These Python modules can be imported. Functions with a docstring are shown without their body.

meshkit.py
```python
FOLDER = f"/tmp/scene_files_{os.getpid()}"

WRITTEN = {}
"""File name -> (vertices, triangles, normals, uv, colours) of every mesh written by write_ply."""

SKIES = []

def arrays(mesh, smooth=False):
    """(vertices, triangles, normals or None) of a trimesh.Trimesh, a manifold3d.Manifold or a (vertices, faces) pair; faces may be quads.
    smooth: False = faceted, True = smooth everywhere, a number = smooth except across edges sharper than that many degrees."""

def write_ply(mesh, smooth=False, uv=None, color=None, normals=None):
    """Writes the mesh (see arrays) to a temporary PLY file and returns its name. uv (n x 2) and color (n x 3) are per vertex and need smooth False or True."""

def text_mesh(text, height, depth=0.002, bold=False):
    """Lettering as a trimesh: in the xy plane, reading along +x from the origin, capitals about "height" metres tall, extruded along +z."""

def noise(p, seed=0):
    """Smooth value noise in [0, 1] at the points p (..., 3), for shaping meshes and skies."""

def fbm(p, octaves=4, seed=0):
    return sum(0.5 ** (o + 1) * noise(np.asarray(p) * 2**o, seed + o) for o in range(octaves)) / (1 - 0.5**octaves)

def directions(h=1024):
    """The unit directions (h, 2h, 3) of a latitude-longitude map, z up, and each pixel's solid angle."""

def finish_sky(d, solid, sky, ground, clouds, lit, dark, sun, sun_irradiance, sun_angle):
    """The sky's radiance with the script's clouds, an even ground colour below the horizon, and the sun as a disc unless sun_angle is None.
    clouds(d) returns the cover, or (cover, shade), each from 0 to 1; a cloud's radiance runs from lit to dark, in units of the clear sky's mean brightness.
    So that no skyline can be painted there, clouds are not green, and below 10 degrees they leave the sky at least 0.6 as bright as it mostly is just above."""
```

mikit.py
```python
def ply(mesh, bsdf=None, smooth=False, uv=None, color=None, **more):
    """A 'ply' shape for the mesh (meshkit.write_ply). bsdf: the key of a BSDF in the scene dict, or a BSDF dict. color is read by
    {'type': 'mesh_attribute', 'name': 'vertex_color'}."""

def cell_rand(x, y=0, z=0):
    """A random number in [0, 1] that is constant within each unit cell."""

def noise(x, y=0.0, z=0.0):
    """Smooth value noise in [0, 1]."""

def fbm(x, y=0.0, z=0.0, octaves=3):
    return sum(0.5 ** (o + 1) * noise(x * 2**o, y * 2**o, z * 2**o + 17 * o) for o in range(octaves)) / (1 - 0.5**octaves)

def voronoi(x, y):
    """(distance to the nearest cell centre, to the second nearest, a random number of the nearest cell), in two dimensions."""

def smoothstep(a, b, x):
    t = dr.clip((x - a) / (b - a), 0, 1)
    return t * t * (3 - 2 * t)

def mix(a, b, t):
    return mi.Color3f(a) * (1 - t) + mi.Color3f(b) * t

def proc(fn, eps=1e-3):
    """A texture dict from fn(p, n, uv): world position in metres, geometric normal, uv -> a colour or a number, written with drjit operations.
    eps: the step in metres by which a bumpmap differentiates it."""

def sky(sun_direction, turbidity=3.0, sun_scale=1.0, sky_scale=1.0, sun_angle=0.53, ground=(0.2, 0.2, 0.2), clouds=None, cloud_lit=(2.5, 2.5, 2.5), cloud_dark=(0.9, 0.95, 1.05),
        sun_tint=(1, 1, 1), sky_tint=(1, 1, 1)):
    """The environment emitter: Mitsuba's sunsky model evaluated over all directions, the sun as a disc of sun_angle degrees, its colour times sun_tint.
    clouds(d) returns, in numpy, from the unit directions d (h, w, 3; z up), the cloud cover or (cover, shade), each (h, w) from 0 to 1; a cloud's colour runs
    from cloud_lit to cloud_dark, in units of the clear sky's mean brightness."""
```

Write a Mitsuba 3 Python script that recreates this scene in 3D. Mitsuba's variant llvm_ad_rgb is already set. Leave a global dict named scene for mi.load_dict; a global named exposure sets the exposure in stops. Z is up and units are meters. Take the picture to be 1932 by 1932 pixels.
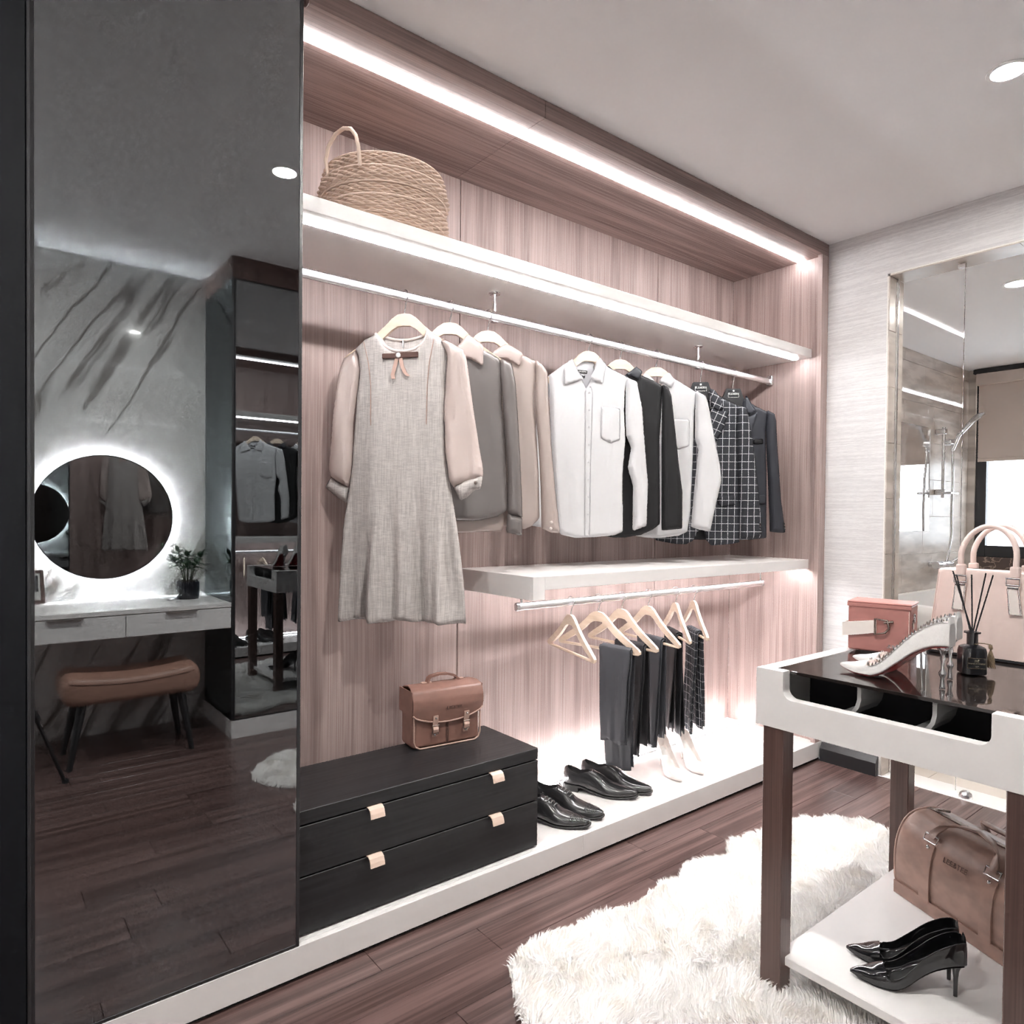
import math, random
import numpy as np, trimesh, shapely, manifold3d as m3d
from shapely.geometry import Polygon
from scipy.spatial import Delaunay
import drjit as dr, mitsuba as mi
import mikit, meshkit
from mikit import proc, noise, fbm, smoothstep, mix, cell_rand

scene = {'type': 'scene'}
labels = {}
random.seed(7)
T = mi.ScalarTransform4f

# ------------------------------------------------------------------ camera, light, exposure
YAW, PITCH, ROLL, FPX = math.radians(38.4623), math.radians(-.855), math.radians(.5332), 1292.957
fw = np.array([math.sin(YAW) * math.cos(PITCH), math.cos(YAW) * math.cos(PITCH), math.sin(PITCH)])
rt0 = np.array([math.cos(YAW), -math.sin(YAW), 0.0])
up0 = np.cross(rt0, fw)
upv = -rt0 * math.sin(ROLL) + up0 * math.cos(ROLL)
CAM = np.array([.0092, .0023, 1.21])
scene['camera'] = {'type': 'perspective', 'fov': math.degrees(2 * math.atan(966 / FPX)), 'fov_axis': 'x', 'principal_point_offset_y': -24.727 / 1932, 'near_clip': 0.02,
                   'to_world': T().look_at(origin=CAM.tolist(), target=(CAM + fw).tolist(), up=upv.tolist())}
exposure = 2.3
SKY = 1.2
scene['sky_light'] = {'type': 'constant', 'radiance': {'type': 'rgb', 'value': [0.90 * SKY, 0.98 * SKY, 1.05 * SKY]}}
L_TOP, L_SHELF, L_LOW, L_FLOOR, L_HALO, L_DOWN, L_BATH = 8, 9.5, 12, 14, 420, 300, 45
LED = (1.0, 0.985, 0.985)

# ------------------------------------------------------------------ materials
def rgb(c): return {'type': 'rgb', 'value': [float(v) for v in c]}
def pr(color, rough=.5, spec=.5, metallic=0.0, clear=0.0, sheen=0.0, bump=None, bs=1.0):
    b = {'type': 'principled', 'base_color': color if isinstance(color, dict) else rgb(color), 'roughness': rough, 'specular': spec,
         'metallic': metallic, 'clearcoat': clear, 'clearcoat_gloss': .9, 'sheen': sheen}
    if bump is not None:
        b = {'type': 'bumpmap', 'arbitrary': bump, 'scale': bs, 'bsdf': b}
    return {'type': 'twosided', 'bsdf': b}
def M(name, b): scene[name] = b; return name

def wood_fn(a, b, mode):
    A, B = mi.Color3f(*a), mi.Color3f(*b)
    def fn(p, n, uv):
        if mode == 'v': s, l = p.x + p.y * 1.37, p.z
        else: s, l = p.y + p.z * 1.1, p.x
        w = s + .012 * fbm(s * 4, l * 1.6, 3.0)
        g = fbm(w * 22, l * .9, 1.0, 4)
        f = fbm(w * 260, l * 4.0, 5.0, 2)
        t = smoothstep(.22, .78, g * .6 + f * .4)
        return mix(B, A, t)
    return fn
M('mat_wood_upright', pr(proc(wood_fn((.43, .335, .315), (.25, .180, .168), 'v')), .42, .4))
M('mat_wood_along_shaded', pr(proc(wood_fn((.255, .182, .168), (.125, .084, .077), 'h')), .42, .4))  # same wood, with the grazing shade on top panel and trim put into its colour
M('mat_wood_dark', pr(proc(wood_fn((.15, .085, .07), (.075, .04, .034), 'v')), .38, .5))
M('mat_legwood', pr(proc(wood_fn((.105, .062, .054), (.06, .034, .03), 'v')), .3, .5))
def plank_fn(k):
    def fn(p, n, uv):
        g = fbm(p.y * 38 + k * 7.3, p.x * 1.3 + k, 2.0, 4)
        f = fbm(p.y * 190, p.x * 5, 4.0 + k, 2)
        t = smoothstep(.25, .78, g * .7 + f * .3)
        lo = mi.Color3f(.046 + .006 * k, .026 + .004 * k, .024 + .0035 * k); hi = mi.Color3f(.115 + .016 * k, .070 + .011 * k, .065 + .010 * k)
        return mix(lo, hi, t)
    return fn
for k in range(3): M(f'mat_plank_{k}', pr(proc(plank_fn(k)), .27, .55))
M('mat_white', pr((.80, .785, .78), .22, .5))
M('mat_white_matte', pr((.80, .79, .79), .6, .3))
M('mat_ceiling', pr((.78, .775, .785), .8, .2))
M('mat_black', pr((.016, .016, .018), .35, .5))
M('mat_black_matte', pr((.012, .012, .014), .6, .3))
M('mat_chest', pr(proc(lambda p, n, uv: mix((.007, .007, .008), (.017, .017, .019), fbm(p.x * 6, p.z * 140, p.y * 120, 2))), .42, .35))
M('mat_dark_panel', pr((.003, .0035, .005), .6, .15))
M('mat_divider', pr((.30, .30, .30), .5, .4))
M('mat_chrome', {'type': 'twosided', 'bsdf': {'type': 'roughconductor', 'material': 'none', 'alpha': .08, 'specular_reflectance': rgb((.82, .82, .83))}})
M('mat_rod', {'type': 'twosided', 'bsdf': {'type': 'roughconductor', 'material': 'none', 'alpha': .22, 'specular_reflectance': rgb((.88, .88, .89))}})
M('mat_steel_dark', {'type': 'twosided', 'bsdf': {'type': 'roughconductor', 'material': 'none', 'alpha': .2, 'specular_reflectance': rgb((.25, .21, .19))}})
M('mat_gold', {'type': 'twosided', 'bsdf': {'type': 'roughconductor', 'material': 'none', 'alpha': .18, 'specular_reflectance': rgb((.75, .62, .42))}})
M('mat_mirror_tinted', {'type': 'twosided', 'bsdf': {'type': 'conductor', 'material': 'none', 'specular_reflectance': rgb((.265, .28, .29))}})
M('mat_mirror_cabinet', {'type': 'twosided', 'bsdf': {'type': 'conductor', 'material': 'none', 'specular_reflectance': rgb((.42, .435, .44))}})
M('mat_mirror_round', {'type': 'twosided', 'bsdf': {'type': 'conductor', 'material': 'none', 'specular_reflectance': rgb((.45, .45, .45))}})
M('mat_mirror_clear', {'type': 'twosided', 'bsdf': {'type': 'conductor', 'material': 'none', 'specular_reflectance': rgb((.85, .86, .86))}})
M('mat_side_glass', {'type': 'twosided', 'bsdf': {'type': 'conductor', 'material': 'none', 'specular_reflectance': rgb((.20, .215, .22))}})
M('mat_pane', {'type': 'thindielectric', 'int_ior': 1.52})
M('mat_glass', {'type': 'dielectric', 'int_ior': 1.5})
M('mat_table_glass', {'type': 'twosided', 'bsdf': {'type': 'plastic', 'int_ior': 2.0, 'diffuse_reflectance': rgb((.016, .012, .011))}})
def marble_fn(p, n, uv):
    # veins rising to the right as seen through the mirror
    a = p.x * .62 + p.z * .38
    s = p.x * .86 - p.z * .5
    w = s + .05 * fbm(p.x * 3, p.z * 3, 2.0, 4) + .012 * fbm(p.x * 14, p.z * 14, 7.0, 3)
    v1 = dr.abs(fbm(w * 6, a * .9, 1.0, 4) - .5)
    v2 = dr.abs(fbm(w * 17, a * 2.6, 9.0, 4) - .5)
    m1 = 1 - smoothstep(.0, .05, v1)
    m2 = (1 - smoothstep(.0, .05, v2)) * smoothstep(.45, .62, fbm(p.x * 3.1, p.z * 2.3, 12.0, 2))
    cloud = fbm(w * 5, a * 1.5, 4.0, 3)
    base = mix((.74, .73, .72), (.52, .505, .50), smoothstep(.45, .8, cloud))
    base = mix(base, (.10, .082, .07), .85 * m1)
    return mix(base, (.17, .14, .125), .75 * m2)
M('mat_marble', {'type': 'twosided', 'bsdf': {'type': 'principled', 'base_color': proc(marble_fn), 'roughness': .5, 'specular': .3, 'clearcoat': 1.0, 'clearcoat_gloss': 1.0}})
def emperador_fn(p, n, uv):
    v = dr.abs(fbm(p.y * 16, p.z * 16, 3.0, 4) - .5)
    return mix((.07, .045, .038), (.28, .21, .17), 1 - smoothstep(0, .05, v))
M('mat_brown_marble', pr(proc(emperador_fn), .2, .5))
def paper_fn(p, n, uv):
    t = fbm(p.y * 5 + p.x * 5, p.z * 170, 1.0, 3)
    f = fbm(p.y * 60, p.z * 420, 2.0, 2)
    return mix((.56, .548, .556), (.67, .66, .665), smoothstep(.25, .75, .6 * t + .4 * f))
M('mat_wallpaper', pr(proc(paper_fn), .7, .2))
def tile_fn(p, n, uv):
    t = fbm(p.x * 5 + p.y * 5, p.z * 22, 3.0, 4)
    return mix((.42, .37, .33), (.55, .495, .45), smoothstep(.3, .7, t))
M('mat_tile', pr(proc(tile_fn), .3, .5))
M('mat_grout', pr((.72, .70, .67), .7, .2))
M('mat_floor_tile', pr((.66, .60, .54), .25, .5))
def leather(c, k=.82, r=.42):
    def fn(p, n, uv): return mix([v * k for v in c], c, smoothstep(.25, .75, fbm(p.x * 22, p.y * 22, p.z * 22, 4)))
    return pr(proc(fn), r, .5)
M('mat_leather_brown', leather((.235, .125, .10)))
M('mat_leather_duffel', leather((.34, .215, .175), .74, .36))
M('mat_leather_edge', pr((.46, .31, .26), .5, .4))
M('mat_leather_bench', leather((.34, .195, .15), .85))
M('mat_leather_rose', leather((.42, .185, .165), .9, .35))
M('mat_leather_pale', leather((.74, .60, .56), .95, .4))
M('mat_leather_cream', leather((.80, .74, .70), .96, .4))
M('mat_tab', pr((.72, .56, .47), .5, .4))
def wool_fn(p, n, uv):
    a = fbm(uv.x * 600, uv.y * 22, 1.0, 2); b = fbm(uv.x * 70, uv.y * 600, 2.0, 2)
    return mix((.38, .355, .345), (.53, .50, .485), smoothstep(.25, .75, .55 * a + .45 * b))
M('mat_wool', pr(proc(wool_fn), .8, .2, sheen=.4))
M('mat_trim_cream', pr((.66, .60, .57), .6, .3))
M('mat_satin_pink', pr((.52, .435, .41), .27, .7, sheen=.3))
M('mat_satin_grey', pr((.15, .135, .132), .24, .8, sheen=.2))
M('mat_satin_beige', pr((.42, .35, .325), .25, .75, sheen=.2))
M('mat_shirt', pr((.60, .60, .615), .75, .15))
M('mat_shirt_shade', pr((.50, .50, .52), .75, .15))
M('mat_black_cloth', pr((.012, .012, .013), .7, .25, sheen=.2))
def check_fn(rot):
    c, s = math.cos(rot), math.sin(rot)
    def fn(p, n, uv):
        x, y = uv.x * c - uv.y * s, uv.x * s + uv.y * c
        P = .029
        gx = dr.abs(x / P - dr.floor(x / P) - .5); gy = dr.abs(y / (P * 1.25) - dr.floor(y / (P * 1.25)) - .5)
        m = dr.maximum(1 - smoothstep(.03, .06, gx), 1 - smoothstep(.024, .05, gy))
        g = fbm(x * 700, y * 700, 1.0, 2)
        return mix(mix((.018, .019, .023), (.04, .042, .05), g), (.52, .52, .55), m * .9)
    return fn
M('mat_check', pr(proc(check_fn(0.0)), .75, .2))
M('mat_check_slant', pr(proc(check_fn(.42)), .75, .2))
M('mat_navy', pr((.03, .032, .04), .6, .3, sheen=.3))
M('mat_navy_light', pr((.05, .053, .064), .6, .3, sheen=.3))
M('mat_trouser_slate', pr((.035, .037, .043), .6, .35, sheen=.3))
M('mat_trouser_black', pr((.014, .014, .016), .6, .3, sheen=.2))
M('mat_hanger_wood', pr(proc(lambda p, n, uv: mix((.60, .47, .36), (.72, .60, .49), fbm(p.x * 30, p.y * 30, p.z * 90, 3))), .38, .5))
M('mat_black_shoe', pr((.012, .012, .013), .16, .6, clear=1.0))
M('mat_lace', pr((.12, .12, .122), .5, .5))
M('mat_black_sole', pr((.02, .02, .02), .5, .4))
M('mat_patent', {'type': 'twosided', 'bsdf': {'type': 'plastic', 'int_ior': 1.6, 'diffuse_reflectance': rgb((.006, .006, .007))}})
M('mat_lining', pr((.62, .47, .42), .6, .3))
M('mat_dark_lining', pr((.02, .02, .02), .7, .2))
M('mat_red_sole', pr((.25, .03, .03), .25, .5))
M('mat_glitter', pr(proc(lambda p, n, uv: mix((.72, .71, .70), (.92, .91, .90), cell_rand(p.x * 900, p.y * 900, p.z * 900))), .4, .6, sheen=.3))
M('mat_nude', pr((.88, .82, .79), .35, .5))
M('mat_fur', pr(proc(lambda p, n, uv: mix((.93, .92, .91), (.84, .815, .78), smoothstep(.52, .8, fbm(p.x * 16, p.y * 16, 2.0, 4)) * .8)), .9, .1))
M('mat_straw', pr(proc(lambda p, n, uv: mix((.38, .275, .215), (.52, .40, .325), fbm(p.x * 40, p.y * 40, p.z * 60, 2))), .55, .35))
M('mat_straw_light', pr((.58, .46, .38), .5, .4))
M('mat_leaf', pr((.022, .055, .028), .28, .5))
M('mat_leaf_light', pr((.05, .10, .05), .3, .5))
M('mat_stem', pr((.045, .06, .03), .5, .3))
M('mat_soil', pr((.02, .015, .012), .9, .1))
M('mat_pot', pr((.008, .009, .014), .15, .6))
M('mat_dark_bottle', pr((.006, .006, .008), .06, .7, clear=1.0))
M('mat_paper', pr((.66, .66, .64), .6, .2))
M('mat_photo', pr(proc(lambda p, n, uv: mix((.02, .02, .022), (.2, .2, .21), smoothstep(.35, .75, fbm(p.x * 40, p.y * 40, p.z * 30, 3)))), .35, .4))
M('mat_tassel', pr((.24, .175, .115), .7, .3, sheen=.3))
M('mat_blind', pr((.62, .53, .48), .8, .2))
M('mat_skin_tag', pr((.012, .012, .013), .4, .4))
M('mat_white_print', pr((.85, .85, .85), .5, .3))
M('mat_print_dark', pr((.09, .05, .042), .6, .2))
M('mat_ceramic', pr((.82, .80, .78), .12, .5))
M('mat_towel', pr((.84, .83, .82), .95, .1))

# ------------------------------------------------------------------ helpers
def cat(*ms):
    return trimesh.util.concatenate([m for m in ms if m is not None])
def box(x0, x1, y0, y1, z0, z1, c=.0015):
    x0, x1 = min(x0, x1), max(x0, x1); y0, y1 = min(y0, y1), max(y0, y1); z0, z1 = min(z0, z1), max(z0, z1)
    c = min(c, .45 * min(x1 - x0, y1 - y0, z1 - z0))
    if c <= 0:
        return trimesh.creation.box(bounds=[[x0, y0, z0], [x1, y1, z1]])
    P = []
    for a, A, sa in ((x0, x1, 0), ):
        for X, sx in ((x0, 1), (x1, -1)):
            for Y, sy in ((y0, 1), (y1, -1)):
                for Z, sz in ((z0, 1), (z1, -1)):
                    P += [(X, Y + sy * c, Z + sz * c), (X + sx * c, Y, Z + sz * c), (X + sx * c, Y + sy * c, Z)]
    return trimesh.convex.convex_hull(np.array(P))
def man(m): return m3d.Manifold(m3d.Mesh(np.asarray(m.vertices, np.float32), np.asarray(m.faces, np.uint32)))
def unman(m):
    q = m.to_mesh(); return trimesh.Trimesh(q.vert_properties[:, :3], q.tri_verts, process=False)
def rbox(x0, x1, y0, y1, z0, z1, r, n=20):
    s = m3d.Manifold.sphere(r, n)
    return unman(m3d.Manifold.batch_hull([s.translate((x, y, z)) for x in (x0 + r, x1 - r) for y in (y0 + r, y1 - r) for z in (z0 + r, z1 - r)]))
def tube(pts, r, n=8, closed=False, caps=True):
    p = np.asarray(pts, float); k = len(p); r = np.broadcast_to(np.asarray(r, float), (k,))
    if closed: t = np.roll(p, -1, 0) - np.roll(p, 1, 0)
    else: t = np.gradient(p, axis=0)
    t /= np.linalg.norm(t, axis=1, keepdims=True) + 1e-12
    a = np.cross(t[0], [0, 0, 1.0] if abs(t[0][2]) < .9 else [1.0, 0, 0]); a /= np.linalg.norm(a)
    ring = []
    for i in range(k):
        a = a - t[i] * (a @ t[i]); a /= np.linalg.norm(a) + 1e-12
        b = np.cross(t[i], a); ang = np.arange(n) * 2 * math.pi / n
        ring.append(p[i] + r[i] * (np.cos(ang)[:, None] * a + np.sin(ang)[:, None] * b))
    v = np.vstack(ring); f = []
    for i in range(k if closed else k - 1):
        j = (i + 1) % k
        for q in range(n):
            w = (q + 1) % n
            f += [(i * n + q, i * n + w, j * n + w), (i * n + q, j * n + w, j * n + q)]
    if not closed and caps:
        v = np.vstack([v, p[0], p[-1]])
        for q in range(n):
            w = (q + 1) % n
            f += [(len(v) - 2, w, q), (len(v) - 1, (k - 1) * n + q, (k - 1) * n + w)]
    return trimesh.Trimesh(v, f, process=False)
def ribbon(pts, wdir, w, th):
    """flat strap along pts: width w along wdir, thickness th"""
    p = np.asarray(pts, float); wd = np.asarray(wdir, float); wd = np.broadcast_to(wd / np.linalg.norm(wd, axis=-1, keepdims=True), p.shape)
    t = np.gradient(p, axis=0); nn = np.cross(t, wd); nn /= np.linalg.norm(nn, axis=1, keepdims=True) + 1e-12
    ww = np.broadcast_to(np.asarray(w, float), (len(p),))[:, None]
    R = [p + sx * wd * ww / 2 + sn * nn * th / 2 for sx, sn in ((-1, -1), (1, -1), (1, 1), (-1, 1))]
    v = np.stack(R, 1).reshape(-1, 3); f = []
    for i in range(len(p) - 1):
        for q in range(4):
            w_ = (q + 1) % 4
            f += [(i * 4 + q, i * 4 + w_, i * 4 + 4 + w_), (i * 4 + q, i * 4 + 4 + w_, i * 4 + 4 + q)]
    e = len(v) - 4
    f += [(0, 2, 1), (0, 3, 2), (e, e + 1, e + 2), (e, e + 2, e + 3)]
    m = trimesh.Trimesh(v, f, process=False); m.fix_normals(); return m
def lathe(prof, n=32, center=(0, 0, 0)):
    """prof: (r, z) from bottom to top"""
    m = trimesh.creation.revolve(np.array(prof, float), sections=n); m.apply_translation(center); m.fix_normals(); return m
def loft(rings, caps=True):
    """rings: list of (n,3) closed loops"""
    k, n = len(rings), len(rings[0]); v = np.vstack(rings); f = []
    for i in range(k - 1):
        for q in range(n):
            w = (q + 1) % n
            f += [(i * n + q, i * n + w, i * n + n + w), (i * n + q, i * n + n + w, i * n + n + q)]
    if caps:
        v = np.vstack([v, rings[0].mean(0), rings[-1].mean(0)])
        for q in range(n):
            w = (q + 1) % n
            f += [(len(v) - 2, w, q), (len(v) - 1, (k - 1) * n + q, (k - 1) * n + w)]
    m = trimesh.Trimesh(v, f, process=False); m.fix_normals(); return m
def shell(grid, th):
    """(r,c,3) surface thickened by th along its normals"""
    g = np.asarray(grid, float); r, c = g.shape[:2]
    du = np.gradient(g, axis=1); dv = np.gradient(g, axis=0); nn = np.cross(du, dv); nn /= np.linalg.norm(nn, axis=2, keepdims=True) + 1e-12
    v = np.vstack([(g + nn * th / 2).reshape(-1, 3), (g - nn * th / 2).reshape(-1, 3)]); N = r * c; f = []
    I = lambda i, j: i * c + j
    for i in range(r - 1):
        for j in range(c - 1):
            a, b, d, e = I(i, j), I(i, j + 1), I(i + 1, j + 1), I(i + 1, j)
            f += [(a, b, d), (a, d, e), (N + a, N + d, N + b), (N + a, N + e, N + d)]
    edge = [I(0, j) for j in range(c)] + [I(i, c - 1) for i in range(1, r)] + [I(r - 1, j) for j in range(c - 2, -1, -1)] + [I(i, 0) for i in range(r - 2, 0, -1)]
    for k in range(len(edge)):
        a, b = edge[k], edge[(k + 1) % len(edge)]
        f += [(a, N + a, N + b), (a, N + b, b)]
    m = trimesh.Trimesh(v, f, process=False); m.fix_normals(); return m
def prism(poly, h, c=0):
    """shapely polygon in xy extruded along z from 0 to h"""
    return trimesh.creation.extrude_polygon(poly, h, engine='earcut')
def fr(O, deg, extra=None):
    """local x -> heading deg in plan (0 = +X), y left of it, z up"""
    a = math.radians(deg); m = np.eye(4); m[:2, 0] = math.cos(a), math.sin(a); m[:2, 1] = -math.sin(a), math.cos(a); m[:3, 3] = O
    return m
def tr(m, mat):
    m = m.copy(); m.apply_transform(mat); return m
def text(s, h, depth=.0008, bold=False, center=True):
    m = meshkit.text_mesh(s, h, depth, bold)
    if center: m.apply_translation([-(m.bounds[0][0] + m.bounds[1][0]) / 2, 0, 0])
    return m
def place_text(m, O, right, up):
    r = np.array(right, float); r /= np.linalg.norm(r); u = np.array(up, float); u -= r * (u @ r); u /= np.linalg.norm(u)
    A = np.eye(4); A[:3, 0], A[:3, 1], A[:3, 2], A[:3, 3] = r, u, np.cross(r, u), O
    return tr(m, A)

used = {}
def key(name):
    k = used.get(name, 0); used[name] = k + 1
    return name if k == 0 else f'{name}_{k:03d}'
def lab(k, label=None, cat=None, group=None, kind=None):
    d = labels.setdefault(k, {})
    if label: d['label'] = label
    if cat: d['category'] = cat
    if group: d['group'] = group
    if kind: d['kind'] = kind
def thing(name, label, cat, group=None):
    k = key(name); lab(k, label, cat, group); return k
def part(parent, name, mesh, mat, smooth=False, label=None, kind=None, **more):
    k = key(parent + '__' + name); scene[k] = mikit.ply(mesh, mat, smooth, **more)
    if label or kind: lab(k, label, None, None, kind)
    return k
def single(name, mesh, mat, label, cat, smooth=False, group=None, **more):
    k = thing(name, label, cat, group); scene[k] = mikit.ply(mesh, mat, smooth, **more); return k
def struct(name, mesh, mat, label=None, smooth=False, **more):
    k = key(name); scene[k] = mikit.ply(mesh, mat, smooth, **more); lab(k, label, None, None, 'structure'); return k
def glow(parent, name, mesh, power, color=LED, label=None):
    return part(parent, name, mesh, 'mat_white', False, label, emitter={'type': 'area', 'radiance': rgb([power * c for c in color])})

# ------------------------------------------------------------------ planes measured from the photograph (metres)
XW, YF, YB, ZC, ZP, ZT, XI = 3.363, 1.711, 2.234, 2.566, .09, 2.509, 3.333
YS = 1.776                     # shelf fronts
YM, YC, XC = -.8645, -.343, 1.105   # marble wall, mirrored cabinet front, its left side
XL = -1.2                      # left end of the room
XB0, XB1, YT, ZB = 3.51, 6.058, 1.967, 2.35   # bathroom

# ------------------------------------------------------------------ floor
struct('floor', box(XL, XW, YM, 1.74, -.03, -.006, 0), 'mat_black_matte', 'dark reddish brown plank floor')
rg = random.Random(3)
row = 0; y1 = 1.738
while y1 > YM:
    y0 = (1.616 - .122 * row) if row else 1.616
    x = XL - rg.random() * .9
    while x < XW:
        Lp = rg.choice((.91, 1.06, 1.22)); a, b = max(x, XL), min(x + Lp, XW)
        if b - a > .02:
            part('floor', 'plank', box(a + .0006, b - .0006, max(y0, YM) + .0006, y1 - .0006, -.006, 0, .0012), f'mat_plank_{rg.randrange(3)}')
        x += Lp
    y1 = y0; row += 1
# ------------------------------------------------------------------ ceiling and walls
struct('ceiling', box(XL, XW + .15, YM - .1, YB + .1, ZC, ZC + .08, 0), 'mat_ceiling', 'plain white plaster ceiling')
struct('wall_left', box(XL - .08, XL, YM - .1, YB + .1, -.05, ZC, 0), 'mat_wallpaper', 'grey textured wall at the left end of the room')
struct('wall_back', box(XL, XW + .147, YB + .022, YB + .1, 0, ZC, 0), 'mat_white_matte', 'white wall behind the wardrobe')
struct('wall_front', box(XL, XW, YM - .1, YM, -.05, ZC, 0), 'mat_marble', 'polished white marble wall with slanting grey and brown veins')
OY0, OY1, OZ = .30, 1.42, 2.335
wr = struct('wall_right', cat(box(XW, XB0 - .012, OY1 + .012, YB + .02, 0, ZC, 0), box(XW, XB0 - .012, OY0 - .012, OY1 + .012, OZ + .012, ZC, 0), box(XW, XB0 - .012, YM, OY0 - .012, 0, ZC, 0)),
            'mat_wallpaper', 'wall with silvery grey grasscloth wallpaper beside the glass doorway')
# tiled jamb of the opening
tr1 = struct('trim_1', cat(box(XW, XB0, OY1 + .006, OY1 + .012, 0, OZ, 0), box(XW, XB0, OY0 - .012, OY0 - .006, 0, OZ, 0), box(XW, XB0, OY0, OY1, OZ + .006, OZ + .012, 0)), 'mat_grout', 'beige tiled reveal of the glass doorway')
zt = 0
while zt < OZ - .02:
    z1 = min(zt + .2605, OZ)
    for y0, y1 in ((OY1, OY1 + .006), (OY0 - .006, OY0)):
        part(tr1, 'tile', box(XW - .001, XB0, y0, y1, zt + .001, z1 - .001, .0008), 'mat_tile')
    zt = z1
for k in range(3):
    a = OY1 - k * .5; part(tr1, 'tile', box(XW - .001, XB0, max(a - .499, OY0), a, OZ, OZ + .006, .0008), 'mat_tile')
struct('trim_2', box(XW - .002, XB0, OY0, OY1, -.02, .004, .002), 'mat_ceramic', 'white threshold strip between wood floor and bathroom')
bb = np.array([(0, 0), (-.03, 0), (-.03, .062), (-.012, .088), (0, .088)])
bm = prism(Polygon(bb), OY1 + .27 - OY1 - .002); bm.apply_transform(np.array([[1, 0, 0, XW], [0, 0, 1, OY1 + .016], [0, 1, 0, 0], [0, 0, 0, 1]])); bm.fix_normals()
struct('baseboard_right', bm, 'mat_black', 'black baseboard with a bevelled top under the grey wall')

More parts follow.
